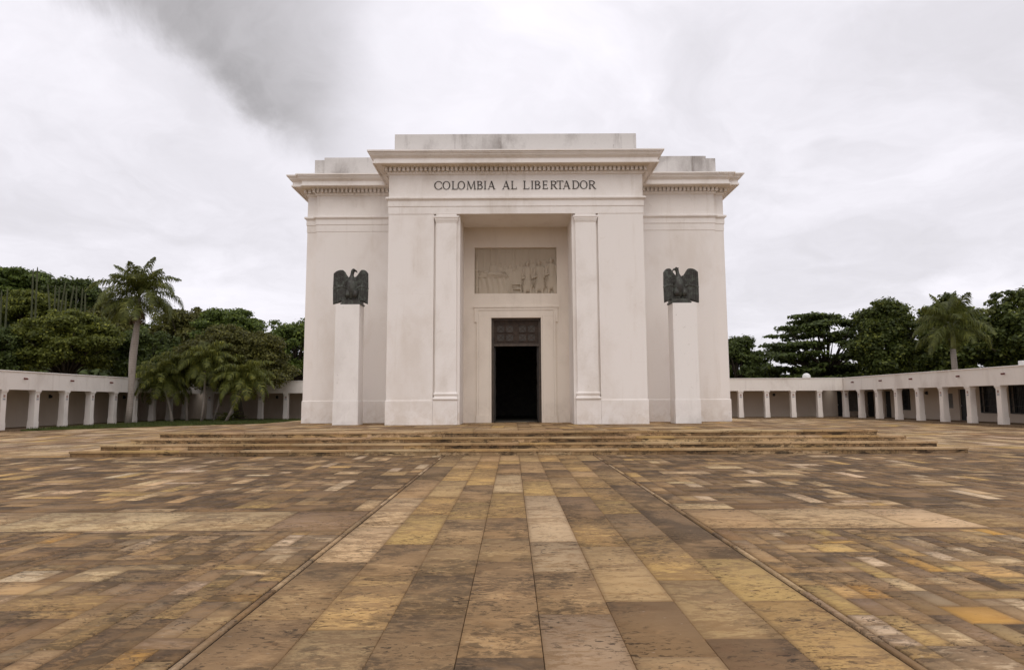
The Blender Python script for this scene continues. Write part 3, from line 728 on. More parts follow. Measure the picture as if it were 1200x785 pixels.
# inscription: roman capitals built stroke by stroke
TH, TN, SF = .125, .05, .032
def letter(ch, x0, x1, z0, z1, par):
    mb = MB(); W_ = x1 - x0; Hh = z1 - z0; dep = [0.0]
    def P2(a_, b_): return (x0 + a_ * W_, z0 + b_ * Hh)
    def ext(pts):
        d0 = YC - .012; d1 = YC - .034 - dep[0]; dep[0] += .0012; n_ = len(pts)
        area = sum(pts[k][0] * pts[(k + 1) % n_][1] - pts[(k + 1) % n_][0] * pts[k][1] for k in range(n_))
        if area < 0: pts = pts[::-1]
        i = len(mb.v); mb.v += [(p[0], d1, p[1]) for p in pts] + [(p[0], d0, p[1]) for p in pts]
        mb.f.append(tuple(range(i, i + n_))); mb.m.append(mb.mi('letter_bronze'))
        for k in range(n_): k2 = (k + 1) % n_; mb.f.append((i + k2, i + k, i + n_ + k, i + n_ + k2)); mb.m.append(0)
    def bar(a_, b_, w, hz=False):      # straight stroke, constant horizontal (or vertical) width w in letter heights
        p, q = P2(*a_), P2(*b_); w = w * Hh / 2
        if hz: ext([(p[0], p[1] - w), (q[0], q[1] - w), (q[0], q[1] + w), (p[0], p[1] + w)])
        else: ext([(p[0] - w, p[1]), (p[0] + w, p[1]), (q[0] + w, q[1]), (q[0] - w, q[1])])
    def serif(a_, top, w=.30): 
        p = P2(a_, 1 if top else 0); s = SF * Hh; w = w * Hh / 2; zc = p[1] - s if top else p[1]
        ext([(p[0] - w, zc), (p[0] + w, zc), (p[0] + w, zc + s), (p[0] - w, zc + s)])
    def arc(cx, cz, rx, rz, a0, a1, n_=22):   # heavy at the sides, hairline at top and bottom
        cx_, cz_ = P2(cx, cz); rx *= W_; rz *= Hh; th = TH * Hh; tn = TN * Hh
        A_ = [a0 + (a1 - a0) * k / n_ for k in range(n_ + 1)]
        for k in range(n_):
            q = [(cx_ + rx * math.cos(R(a_)), cz_ + rz * math.sin(R(a_))) for a_ in A_[k:k + 2]] + [(cx_ + (rx - th) * math.cos(R(a_)), cz_ + (rz - tn) * math.sin(R(a_))) for a_ in A_[k:k + 2][::-1]]
            dsave = dep[0]; ext(q); dep[0] = dsave
        dep[0] += .0012
    if ch == 'O': arc(.5, .5, .5, .51, 0, 360, 36)
    elif ch == 'C':
        arc(.55, .5, .55, .51, 42, 318, 30); bar((.94, .68), (.94, .90), .05); bar((.94, .10), (.94, .30), .05)
    elif ch == 'L': bar((.2, 0), (.2, 1), TH); serif(.2, 1); serif(.2, 0); bar((.2, .025), (.97, .025), TN, True); bar((.95, 0), (.95, .24), .045)
    elif ch == 'I': bar((.5, 0), (.5, 1), TH); serif(.5, 1); serif(.5, 0)
    elif ch == 'A': bar((.12, 0), (.5, 1), .055); bar((.86, 0), (.5, 1), TH + .02); bar((.25, .33), (.72, .33), TN, True); serif(.12, 0, .24); serif(.87, 0, .28)
    elif ch == 'M':
        bar((.10, 0), (.17, 1), .055); bar((.50, .02), (.17, 1), TH); bar((.50, .02), (.83, 1), .055); bar((.92, 0), (.83, 1), TH); serif(.1, 0, .22); serif(.91, 0, .28); serif(.15, 1, .2); serif(.85, 1, .2)
    elif ch in 'BRDP':
        bar((.17, 0), (.17, 1), TH); serif(.17, 1, .26); serif(.17, 0, .28)
        if ch == 'D': bar((.17, .975), (.45, .975), TN, True); bar((.17, .025), (.45, .025), TN, True); arc(.42, .5, .58, .5, -90, 90)
        if ch == 'B':
            bar((.17, .975), (.5, .975), TN, True); bar((.17, .025), (.5, .025), TN, True); bar((.17, .535), (.5, .535), TN, True)
            arc(.45, .765, .45, .235, -90, 90, 16); arc(.45, .28, .55, .28, -90, 90, 16)
        if ch == 'R': bar((.17, .975), (.45, .975), TN, True); bar((.17, .50), (.45, .50), TN, True); arc(.42, .735, .46, .265, -90, 90, 16); bar((.90, 0), (.45, .50), TH); serif(.94, 0, .2)
    elif ch == 'T': bar((.5, 0), (.5, 1), TH); serif(.5, 0); bar((.02, .972), (.98, .972), TN, True); bar((.03, .80), (.03, 1), .045); bar((.97, .80), (.97, 1), .045)
    elif ch == 'E': 
        bar((.2, 0), (.2, 1), TH); serif(.2, 0, .28); serif(.2, 1, .26)
        for h, e in ((.975, .9), (.52, .75), (.025, .97)): bar((.2, h), (e, h), TN, True)
        bar((.90, .80), (.90, 1), .045); bar((.76, .42), (.76, .62), .04); bar((.95, 0), (.95, .22), .045)
    mb.build('letter', par)
spots = [('C', 107, 157), ('O', 160, 209), ('L', 219, 256), ('O', 256, 303), ('M', 313, 371), ('B', 380, 416), ('I', 422, 440), ('A', 447, 496), ('A', 540, 589), ('L', 597, 633), ('L', 675, 713), ('I', 722, 741), ('B', 747, 784), ('E', 797, 831), ('R', 848, 890), ('T', 888, 930), ('A', 926, 974), ('D', 986, 1031), ('O', 1035, 1084), ('R', 1091, 1136)]
for ch, a_, b_ in spots:
    fx = lambda q: -3.50 + (q - 107) * 6.93 / 1028
    letter(ch, fx(a_), fx(b_), 10.645, 11.005, mon)

# ================================================================== PEDESTALS AND EAGLES
def pedestal(cx, label):
    e = empty('pedestal', (cx, 27.2, PH), label, 'pedestal', 'eagle pedestals')
    mb = MB(); mb.box(cx - .515, cx + .515, 26.8, 27.65, 1.64, 5.72, 'pedestal_plaster', .006); mb.build('shaft', e, bevel=.008)
    mb = MB(); mb.box(cx - .535, cx + .535, 26.775, 27.675, PH, 1.638, 'pedestal_plaster'); mb.build('base', e, bevel=.012)
pedestal(-7.17, 'tall plain white pedestal left of the doorway, under the eagle looking right')
pedestal(7.15, 'tall plain white pedestal right of the doorway, under the eagle looking left')

def eagle(cx, face, label):
    """face +1: head turned to +X"""
    base = Vector((cx, 27.15, 5.72))
    e = empty('eagle_statue', base, label, 'statue', 'bronze eagles on the pedestals')
    B = 'eagle_bronze'
    mb = MB(); mb.box(cx - .44, cx + .44, 26.84, 27.55, 5.722, 5.80, B); mb.box(cx - .40, cx + .40, 26.86, 27.5, 5.80, 5.93, B); mb.build('plinth', e, bevel=.012)
    # body: lofted sections (z, half width, half depth, y offset)
    sec = [(.16, .17, .14, .02), (.28, .21, .19, -.02), (.45, .22, .19, -.08), (.65, .24, .20, -.11), (.85, .24, .19, -.12), (1.0, .215, .17, -.11), (1.12, .17, .14, -.09), (1.22, .115, .11, -.07), (1.32, .075, .085, -.06), (1.42, .075, .09, -.06), (1.49, .085, .11, -.06), (1.56, .06, .085, -.06), (1.60, .02, .03, -.06)]
    V = []; n_ = 28
    for (z, a_, b_, yo) in sec:
        for j in range(n_):
            th = 2 * math.pi * j / n_; feath = 1 + .035 * math.sin(th * 9 + z * 40)
            sh = -.04 + face * max(0, z - 1.28) * .22
            V.append((cx + sh + a_ * math.cos(th) * feath, 27.15 + yo + b_ * math.sin(th) * feath, 5.72 + z))
    Fq = [(k * n_ + j, k * n_ + (j + 1) % n_, (k + 1) * n_ + (j + 1) % n_, (k + 1) * n_ + j) for k in range(len(sec) - 1) for j in range(n_)]
    body = MB(); body.v = V; body.f = Fq; body.m = [body.mi(B)] * len(Fq)
    # hooked beak and brow
    bk = [(cx + face * .11, 27.09, 5.72 + 1.505), (cx + face * .17, 27.08, 5.72 + 1.495), (cx + face * .215, 27.075, 5.72 + 1.46), (cx + face * .232, 27.075, 5.72 + 1.405)]
    bk = [(p_[0] - .04, p_[1], p_[2]) for p_ in bk]; body.tube(bk, [.058, .045, .03, .006], B, 10)
    body.tube([(cx + face * .02, 27.0, 5.72 + 1.535), (cx + face * .12, 27.02, 5.72 + 1.54)], [.02, .03], B, 8)
    # thighs
    for s_ in (-1, 1):
        body.tube([(cx + s_ * .16, 26.98, 5.72 + .62), (cx + s_ * .17, 26.93, 5.72 + .42), (cx + s_ * .16, 26.95, 5.72 + .25)], [.13, .12, .055], B, 12)
    b0 = body.build('body', e, True)
    for s_ in (-1, 1):
        mb = MB(); mb.tube([(cx + s_ * .16, 26.95, 5.72 + .30), (cx + s_ * .16, 26.93, 5.72 + .225)], [.05, .045], B, 8)
        for k in (-1, 0, 1): mb.tube([(cx + s_ * .16, 26.95, 5.72 + .25), (cx + s_ * .16 + k * .07, 26.87, 5.72 + .25), (cx + s_ * .16 + k * .09, 26.83, 5.72 + .225)], [.035, .03, .01], B, 6)
        mb.build('talon', e, True)
    # wings, half folded, like tall shields at each side
    nu, nv = 44, 90
    for s_ in (-1, 1):
        us = np.linspace(0, 1, nu); vs_ = np.linspace(0, 1, nv); Vf = []; Vb = []
        for v in vs_:
            for u in us:
                x = .10 + u * .63
                # top outline: dips to the shoulder, rises to a rounded wrist
                if u < .5: zt = 1.20 + .32 * (.5 - .5 * math.cos(math.pi * u / .5)) ** 1.15
                else: zt = 1.52 - .20 * ((u - .5) / .5) ** 2.6
                zb = .20 if u < .3 else .20 - .20 * ((u - .3) / .7) ** 1.1
                z = zt + (zb - zt) * v
                xo = x + (.012 * math.sin(v * 3.1) * u) + (.022 * u ** 4 * (max(0, math.cos((z - .68) * 45)) ** 8 if abs(z - .68) < .035 else 0))
                y = -.20 + .20 * (1 - abs(2 * u - .9) ** 2) * .5 - .14 * u * u
                # feather rows: scales on the upper half, long primaries below
                if v < .5: rel = .022 * ((v * 16 + .5 * (int(u * 9) % 2)) % 1) + .012 * math.cos(u * 9 * 2 * math.pi)
                else: rel = .026 * abs(math.sin(u * 7.5 * math.pi + (v - .5) * 1.2)) ** .5 + (.02 if v < .56 else 0)
                edge = min(u, 1 - u, v * 2, (1 - v) * 3); rel *= min(1, edge * 12)
                Vf.append((cx + s_ * xo, 27.15 + y - rel - .03, 5.72 + z)); Vb.append((cx + s_ * xo, 27.15 + y + .07, 5.72 + z))
        V = np.array(Vf + Vb); N_ = nu * nv; i = np.arange(N_).reshape(nv, nu)
        fr = np.stack([i[:-1, :-1], i[1:, :-1], i[1:, 1:], i[:-1, 1:]], -1).reshape(-1, 4)
        bd = np.concatenate([i[0, :], i[1:, -1], i[-1, -2::-1], i[-2:0:-1, 0]]); nx_ = np.roll(bd, -1)
        sd_ = np.stack([bd, nx_, nx_ + N_, bd + N_], -1)
        Fq = np.concatenate([fr, fr[:, ::-1] + N_, sd_]);
        if s_ < 0: Fq = Fq[:, ::-1]
        arr_mesh('wing', V, Fq, B, e)
eagle(-7.05, 1, 'dark bronze eagle with hanging wings looking right, on the left pedestal')
eagle(7.02, -1, 'dark bronze eagle with hanging wings looking left, on the right pedestal')

# ================================================================== ARCADES
KZ, BZ, TZ, DEP = 0.10, 2.40, 3.50, 2.7
def shaft_mb():
    mb = MB(); A = 'arcade_plaster'
    mb.box(-.19, .19, -.19, .19, .52, 2.20, A, .008); mb.box(-.207, .207, -.207, .207, .10, .50, A); mb.box(-.198, .198, -.198, .198, .50, .52, A)
    mb.box(-.195, .195, -.195, .195, 2.20, 2.24, A); mb.box(-.212, .212, -.212, .212, 2.24, 2.30, A); mb.box(-.238, .238, -.238, .238, 2.30, 2.395, A)
    return mb
col_me = None
def arcade(name_label, p0, p1, cols, inward, spouts, openings, lamps=(), eb=(0, 0), er=(0, 0), ew=(0, 0), ef=(0, 0), plaques=True):
    """p0->p1 colonnade line; inward: unit normal toward the plaza"""
    global col_me
    p0 = Vector(p0); p1 = Vector(p1); d = (p1 - p0).normalized(); L = (p1 - p0).length; nrm_ = Vector(inward)
    ang = math.atan2(d.y, d.x); side = 1 if Vector((-d.y, d.x)).dot(nrm_) > 0 else -1
    e = empty('arcade', (p0.x, p0.y, 0), name_label, 'arcade'); e.rotation_euler = (0, 0, ang)
    # local frame: x along the line, y*side = toward plaza
    def part(mb, nm, par=e, bevel=0):
        v2 = [(v[0], v[1] * side, v[2]) for v in mb.v]; f2 = mb.f if side > 0 else [tuple(reversed(f_)) for f_ in mb.f]
        me = bpy.data.meshes.new(nm); me.from_pydata(v2, [], f2); me.update()
        for q in mb.mats: me.materials.append(MATS[q])
        me.polygons.foreach_set('material_index', mb.m)
        o = bpy.data.objects.new(nm, me); COL.objects.link(o); o.parent = par
        if bevel:
            md = o.modifiers.new('b', 'BEVEL'); md.width = bevel; md.segments = 2; md.limit_method = 'ANGLE'
        return o
    A = 'arcade_plaster'
    mb = MB(); mb.box(-eb[0], L + eb[1], -.22, .22, BZ, TZ - .07, A); part(mb, 'beam')
    mb = MB(); mb.box(-eb[0] - .04, L + eb[1] + (.04 if eb[1] >= 0 else -.06), -.26, .27, TZ - .07, TZ, A); part(mb, 'coping', bevel=.015)
    mb = MB(); mb.box(-er[0], L + er[1], -DEP - .25, -.23, BZ + .35, BZ + .55, A); mb.box(-er[0], L + er[1], -DEP - .25, -DEP - .05, BZ + .551, BZ + .8, A); part(mb, 'roof')
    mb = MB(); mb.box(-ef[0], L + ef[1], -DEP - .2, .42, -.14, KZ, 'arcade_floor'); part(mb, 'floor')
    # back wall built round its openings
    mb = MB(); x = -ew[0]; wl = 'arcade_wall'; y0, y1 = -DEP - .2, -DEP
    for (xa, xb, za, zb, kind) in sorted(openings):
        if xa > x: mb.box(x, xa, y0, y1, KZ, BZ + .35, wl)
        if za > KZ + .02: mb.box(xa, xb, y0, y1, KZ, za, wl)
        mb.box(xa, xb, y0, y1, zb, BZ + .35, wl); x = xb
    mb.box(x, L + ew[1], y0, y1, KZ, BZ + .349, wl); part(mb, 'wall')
    for (xa, xb, za, zb, kind) in openings:
        if kind == 'window':
            mb = MB(); mb.box(xa, xb, y0 + .03, y0 + .06, za, zb, 'window_glass'); fr = part(mb, 'window')
            mb = MB(); q = 'window_iron'; t_ = .06
            mb.box(xa - .05, xb + .05, y1 + .002, y1 + .10, za - .05, za + .02, q); mb.box(xa - .05, xb + .05, y1 + .002, y1 + .10, zb - .02, zb + .05, q)
            mb.box(xa - .05, xa + .02, y1 + .002, y1 + .10, za + .02, zb - .02, q); mb.box(xb - .02, xb + .05, y1 + .002, y1 + .10, za + .02, zb - .02, q)
            n_ = int((xb - xa) / .13)
            for k in range(1, n_): xx = xa + (xb - xa) * k / n_; mb.box(xx - .009, xx + .009, y1 + .04, y1 + .06, za + .02, zb - .02, q)
            for k in range(1, 4): zz_ = za + (zb - za) * k / 4; mb.box(xa, xb, y1 + .062, y1 + .075, zz_ - .012, zz_ + .012, q)
            part(mb, 'grille', fr)
        elif kind == 'shutter':
            mb = MB(); mb.box(xa, xb, y0 + .1, y0 + .14, za, zb, 'shutter_grey')
            for k in range(9): zz_ = za + (zb - za) * (k + .5) / 9; mb.box(xa, xb, y0 + .14, y0 + .17, zz_ - .02, zz_ + .02, 'shutter_grey')
            part(mb, 'shutter')
        else:
            mb = MB(); mb.box(xa, xb, y0 + .02, y0 + .06, za, zb, 'door_dark'); mb.box(xa + .12, xb - .12, y0 + .06, y0 + .075, za + .15, za + .95, 'door_dark'); mb.box(xa + .12, xb - .12, y0 + .06, y0 + .075, za + 1.1, zb - .15, 'door_dark'); dr = part(mb, 'door')
            mb = MB(); mb.box(xa + .06, xa + .10, y0 + .06, y0 + .13, za + .95, za + 1.1, 'pole_metal'); part(mb, 'handle', dr)
    if col_me is None:
        o_ = shaft_mb().build('column'); col_me = o_.data; bpy.data.objects.remove(o_)
    for k, s_ in enumerate(cols):
        o = bpy.data.objects.new('column', col_me); COL.objects.link(o); o.parent = e; o.location = (s_, 0, 0)
        if plaques:
            mb = MB(); mb.box(s_ - .11, s_ + .11, .180, .197, 1.78, 2.14, 'plate_white'); mb.box(s_ - .07, s_ + .07, .1971, .202, 1.95, 2.11, 'plate_red'); mb.box(s_ - .085, s_ + .085, .1971, .201, 1.83, 1.89, 'plate_blue')
            pl = part(mb, 'plaque', o); pl.location = (-s_, 0, 0)
    for s_ in lamps:
        mb = MB(); mb.box(s_ - .09, s_ + .09, -DEP + .002, -DEP + .05, 1.95, 2.2, 'window_iron'); mb.box(s_ - .07, s_ + .07, -DEP + .051, -DEP + .16, 1.98, 2.15, 'window_iron'); part(mb, 'wall_lamp')
    for s_ in spouts:
        mb = MB(); mb.tube([(s_, .20, 3.07), (s_, .42, 3.045)], [.055, .055], 'clay_pipe', 10); part(mb, 'drain_spout')
    return e
YR, YL = 55.8, 57.0
XRt, XLt = 28.8, -29.3
# right wing runs from the corner toward the viewer
colsR = [2.55 * k for k in range(0, 13)]
fromY = lambda y: YR - y
opn = [(fromY(52.2), fromY(51.1), .80, 2.36, 'window'), (fromY(54.6), fromY(53.7), KZ + .01, 2.3, 'door'), (fromY(46.75), fromY(46.1), .95, 2.0, 'shutter'), (fromY(45.5), fromY(44.6), KZ + .01, 2.28, 'door'), (fromY(43.25), fromY(41.9), .72, 2.40, 'window'), (fromY(40.7), fromY(39.3), .72, 2.40, 'window'), (fromY(37.5), fromY(36.1), .72, 2.40, 'window'), (fromY(34.0), fromY(33.1), KZ + .01, 2.28, 'door')]
arcade('long white arcade right of the monument with barred dark windows behind its columns', (XRt, YR, 0), (XRt, YR - 31.5, 0), colsR[1:], (-1, 0, 0), [fromY(y) for y in (53.9, 49.8, 46.0, 41.1, 37.3, 33)], lamps=[fromY(48.9), fromY(38.6)], openings=opn + [(fromY(57.4), fromY(56.2), KZ + .01, 2.3, 'door')], eb=(.22, 0), er=(2.95, 0), ew=(2.7, 0), ef=(2.9, 0))
colsL = [2.57 * k for k in range(0, 13)]
fL = lambda y: YL - y
arcade('long white arcade left of the monument with blank walls behind its columns', (XLt, YL, 0), (XLt, YL - 33, 0), colsL[1:], (1, 0, 0), [fL(y) for y in (50.0, 45.9, 41.8, 37.8, 33.7)], lamps=[fL(52.4), fL(44)], openings=[(fL(54.3), fL(53.4), KZ + .01, 2.2, 'door')], eb=(.22, 0), er=(2.95, 0), ew=(2.7, 0), ef=(2.9, 0))
Lb = math.hypot(XRt - XLt, YR - YL)
colsB = [2.27 * k for k in range(0, 8)] + [Lb - 2.27 * k for k in range(8)] + [17.9 + 2.27 * k for k in range(11)]
db = (Vector((XRt, YR)) - Vector((XLt, YL))).normalized()
arcade('low white arcade crossing behind the monument at the far end of the plaza', (XLt, YL, 0), (XRt, YR, 0), sorted(colsB), (db.y, -db.x, 0), [], lamps=[7.2, 49.9, 53.0], openings=[(Lb + .62, Lb + 1.15, KZ + .01, 2.35, 'door'), (Lb + 1.6, Lb + 2.5, .55, 2.35, 'shutter')], eb=(-.24, -.24), er=(-.30, -.30), ew=(2.69, 2.69), ef=(-.45, -.45))

# small things on the roof and under the arcade
dm = MB(); c = at(945, 441, 57.0)
for k in range(6):
    pass
pr = [(.34, 0), (.34, .10), (.31, .22), (.22, .33), (.10, .39), (.0, .40)]
n_ = 16
for k, (r_, z_) in enumerate(pr):
    for j in range(n_): dm.v.append((c.x + r_ * math.cos(2 * math.pi * j / n_), 57.0 + r_ * math.sin(2 * math.pi * j / n_), BZ + .551 + .62 + z_))
for k in range(len(pr) - 1):
    for j in range(n_): dm.f.append((k * n_ + j, k * n_ + (j + 1) % n_, (k + 1) * n_ + (j + 1) % n_, (k + 1) * n_ + j)); dm.m.append(dm.mi('roof_white'))
dm.tube([(c.x, 57.0, BZ + .551), (c.x, 57.0, BZ + .551 + .65)], [.12, .12], 'roof_white', 12)
tag(dm.build('roof_vent', smooth=True), 'small white round-topped vent on the roof of the back arcade', 'vent')
e = empty('air_conditioner', (30.35, 37.5, BZ + .55), 'boxy white air conditioner on the roof of the right arcade', 'air conditioner')
mb = MB(); mb.box(29.9, 30.8, 37.1, 37.9, BZ + .60, 3.84, 'roof_white'); mb.build('case', e, bevel=.02)
mb = MB(); mb.box(30.05, 30.65, 37.085, 37.1, BZ + .8, 3.75, 'shutter_grey'); mb.build('vent_grille', e)
mb = MB(); mb.box(29.9, 30.0, 37.15, 37.85, BZ + .551, BZ + .599, 'shutter_grey'); mb.box(30.7, 30.8, 37.15, 37.85, BZ + .551, BZ + .599, 'shutter_grey'); mb.build('foot', e)

# ================================================================== LAWN
lawn_pts = [(-28.85, 37.5), (-27.9, 38.3), (-26.2, 41.0), (-23.5, 44.4), (-20.2, 47.6), (-17.0, 50.0), (-14, 52.0), (-14, 56.2), (-28.85, 56.5)]
mb = MB(); n_ = len(lawn_pts)
mb.poly([(x, y, .09) for x, y in lawn_pts], 'lawn_green')
for k in range(n_):
    a_, b_ = lawn_pts[k], lawn_pts[(k + 1) % n_]; mb.poly([(a_[0], a_[1], -.01), (b_[0], b_[1], -.01), (b_[0], b_[1], .09), (a_[0], a_[1], .09)], 'lawn_green')
struct(mb.build('lawn'))
def inside(x, y):
    c_ = False; j = n_ - 1
    for i in range(n_):
        (xi, yi), (xj, yj) = lawn_pts[i], lawn_pts[j]
        if (yi > y) != (yj > y) and x < (xj - xi) * (y - yi) / (yj - yi) + xi: c_ = not c_
        j = i
    return c_
V = []; Fq = []
while len(Fq) < 16000:
    x, y = random.uniform(-28.85, -14), random.uniform(37.5, 56.5)
    if not inside(x, y): continue
    h = random.uniform(.06, .17); a_ = random.uniform(0, 6.28); wd = .018; i = len(V); lx, ly = random.uniform(-.05, .05), random.uniform(-.05, .05)
    V += [(x - wd * math.cos(a_), y - wd * math.sin(a_), .085), (x + wd * math.cos(a_), y + wd * math.sin(a_), .085), (x + lx, y + ly, .09 + h)]; Fq.append((i, i + 1, i + 2))
struct(arr_mesh('grass', np.array(V), np.array(Fq), 'grass_blade'), 'stuff')

# ================================================================== HILL
nx_, ny_ = 60, 40
xs = np.linspace(-190, -12, nx_); ys = np.linspace(72, 210, ny_); XX, YY = np.meshgrid(xs, ys)
def hill_h(x, y):
    tx = np.clip((-x - 24) / 60, 0, 1); ty = np.clip((y - 72) / 45, 0, 1)
    s1 = tx * tx * (3 - 2 * tx); s2 = ty * ty * (3 - 2 * ty)
    return 15.5 * s1 * s2 + 1.2 * np.sin(x * .13) * s2 * s1 - .2
ZZ = hill_h(XX, YY); i = np.arange(nx_ * ny_).reshape(ny_, nx_)
struct(arr_mesh('hill', np.stack([XX, YY, ZZ], -1).reshape(-1, 3), np.stack([i[:-1, :-1], i[:-1, 1:], i[1:, 1:], i[1:, :-1]], -1).reshape(-1, 4), 'hill_earth', None, True))

# ================================================================== TREES
def leaf_quads(C_, Rr, n, size, flat=0.5, shell=0.62, updir=0.45, elong=1.6):
    """C_: blob centres (k,3), Rr: radii (k,3); n leaves"""
    C_ = np.asarray(C_); Rr = np.asarray(Rr); wgt = (Rr[:, 0] * Rr[:, 1]) ; wgt = wgt / wgt.sum()
    b = rng.choice(len(C_), n, p=wgt); d = rng.normal(size=(n, 3)); d /= np.linalg.norm(d, axis=1)[:, None]
    d[:, 2] = np.where((d[:, 2] < 0) & (rng.random(n) < .55), -d[:, 2], d[:, 2])
    rad = shell + (1.06 - shell) * rng.random(n) ** .7 + .15 * rng.normal(size=n)
    p = C_[b] + d * rad[:, None] * Rr[b]
    nr = d + rng.normal(size=(n, 3)) * .65; nr[:, 2] += updir; nr /= np.linalg.norm(nr, axis=1)[:, None]
    a_ = np.cross(nr, rng.normal(size=(n, 3))); a_ /= np.linalg.norm(a_, axis=1)[:, None]; c_ = np.cross(nr, a_)
    s = size * (0.6 + .8 * rng.random(n)); L_ = (s * elong / 2)[:, None]; Wd = (s / 2)[:, None]
    V = np.stack([p - a_ * L_, p - c_ * Wd + nr * Wd * .25, p + a_ * L_, p + c_ * Wd + nr * Wd * .25], 1).reshape(-1, 3)
    return V, np.arange(n * 4).reshape(-1, 4)
def blobs_round(c, r, k, br, low=-.35, flat=.75):
    out = []; rad = []
    for _ in range(k):
        d = rng.normal(size=3); d /= np.linalg.norm(d)
        if d[2] < low: d[2] = abs(d[2])
        q = rng.uniform(.45, .92); out.append(np.array(c) + d * q * np.array(r)); s = br * rng.uniform(.65, 1.25); rad.append((s, s, s * flat))
    return out, rad
LEAFK = 2.7
def tree(name, base, cen, r, label, mat_, nblob=34, br=1.3, n=9000, size=.26, trunk='bark_dark', tr=.28, group=None, flat=.75, low=-.8, shell=.5, cat='tree', extra=None):
    base = Vector(base); e = empty(name, base, label, cat, group)
    C_, Rr = blobs_round(cen, r, int(nblob * 1.9), br * .74, low, flat)
    e_, f_ = blobs_round(cen, tuple(q * 1.16 for q in r), int(nblob * .5), br * .42, -.1, flat); C_ += e_; Rr += f_
    if extra: 
        for c_, r_ in extra: C_.append(np.array(c_)); Rr.append(r_)
    V, Fq = leaf_quads(C_, Rr, int(n * LEAFK), size * .62, shell=shell); arr_mesh('crown', V, Fq, mat_, e)
    mb = MB(); fork = base.lerp(Vector(cen), .55)
    mb.tube([base - Vector((0, 0, .2)), base.lerp(fork, .5) + Vector((random.uniform(-.1, .1), 0, 0)), fork], [tr * 1.25, tr, tr * .8], trunk, 10)
    for c_ in C_[::2]:
        c_ = Vector(c_); md_ = fork.lerp(c_, .5) + Vector((0, 0, .35)); mb.tube([fork - Vector((0, 0, .15)), md_, c_], [tr * .5, tr * .3, tr * .08], trunk, 6)
    mb.build('trunk', e, True)
    return e
def px_tree(name, x0, x1, ytop, ybot, Y, label, mat_, depth=None, gz=None, **kw):
    a_ = at(x0, (ytop + ybot) / 2, Y); b_ = at(x1, (ytop + ybot) / 2, Y); tp = at((x0 + x1) / 2, ytop, Y); bt = at((x0 + x1) / 2, ybot, Y)
    rx = abs(b_.x - a_.x) / 2; rz = abs(tp.z - bt.z) / 2; c_ = ((a_.x + b_.x) / 2, Y, (tp.z + bt.z) / 2)
    z = gz if gz is not None else max(-.15, float(hill_h(np.array(c_[0]), np.array(Y))) if c_[0] < -12 else -.15)
    tree(name, (kw.pop('bx', c_[0]), Y, z), c_, (rx * .88, depth or rx * .8, rz * .86), label, mat_, **kw)

G1 = 'trees standing behind the left arcade'; G2 = 'trees standing behind the right arcade'; G3 = 'trees on the wooded hill'
# hillside, far to near
px_tree('spreading_tree', -30, 75, 312, 362, 118, 'flat-topped green tree on the crest of the hill at the far left', 'leaf_green', nblob=40, br=2.4, n=9000, size=.55, flat=.45, group=G3)
px_tree('spreading_tree', 50, 130, 322, 385, 112, 'dark bushy tree on the hill right of the flat-topped crest tree', 'leaf_dark', nblob=40, br=2.0, n=8000, size=.5, group=G3)
px_tree('spreading_tree', -5, 70, 338, 385, 100, 'low rounded olive tree below the cacti on the hillside', 'leaf_olive', nblob=30, br=1.9, n=7000, size=.42, flat=.5, group=G3)
px_tree('spreading_tree', -60, 20, 350, 400, 104, 'dark tree cut by the left picture edge, halfway up the hill', 'leaf_dark', nblob=30, br=2.0, n=6000, size=.45, group=G3)
px_tree('spreading_tree', 95, 160, 350, 420, 98, 'dark olive tree on the hill foot directly behind the tall royal palm', 'leaf_brown', nblob=34, br=1.7, n=7000, size=.42, group=G3)
px_tree('spreading_tree', 175, 260, 358, 430, 92, 'brownish tree on the hill foot right of the tall royal palm', 'leaf_brown', nblob=36, br=1.6, n=8000, size=.38, group=G3)
px_tree('spreading_tree', 225, 320, 357, 425, 84, 'wide green tree high behind the brownish spreading tree', 'leaf_green', nblob=40, br=1.6, n=9000, size=.36, flat=.5, group=G3)
px_tree('spreading_tree', 295, 400, 367, 470, 74, 'fresh green tree close beside the left wall of the monument', 'leaf_green', nblob=44, br=1.5, n=11000, size=.32, group=G1)
px_tree('spreading_tree', 10, 148, 358, 452, 64, 'big yellow-green domed tree behind the left arcade, left of the royal palm', 'leaf_olive', nblob=80, br=1.2, n=22000, size=.26, flat=.6, group=G1)
px_tree('spreading_tree', -80, 42, 375, 455, 60, 'dark tree behind the left arcade at the left picture edge', 'leaf_dark', nblob=50, br=1.3, n=13000, size=.25, group=G1)
px_tree('spreading_tree', 120, 220, 385, 460, 70, 'dark tree behind the left arcade and the trunk of the royal palm', 'leaf_dark', nblob=44, br=1.4, n=11000, size=.28, group=G1)
px_tree('spreading_tree', 200, 352, 372, 492, 55, 'large brown-green spreading tree on the lawn beside the small palms', 'leaf_brown', bx=-23.5, gz=.08, depth=3.2, nblob=80, br=1.15, n=24000, size=.22, low=-.5, flat=.6, group=G1, tr=.36)
# far wood that closes the hillside behind the single trees
C_, Rr = [], []
for _ in range(420):
    x = rng.uniform(-185, -14); y = rng.uniform(80, 205) if rng.random() < .5 else rng.uniform(76, 125)
    C_.append((x, y, float(hill_h(np.array(x), np.array(y))) + rng.uniform(.5, 2.2))); s = rng.uniform(2.0, 4.0); Rr.append((s, s, s * .62))
V, Fq = leaf_quads(C_, Rr, 34000, .8); struct(arr_mesh('woods', V, Fq, 'leaf_dark'), 'stuff')

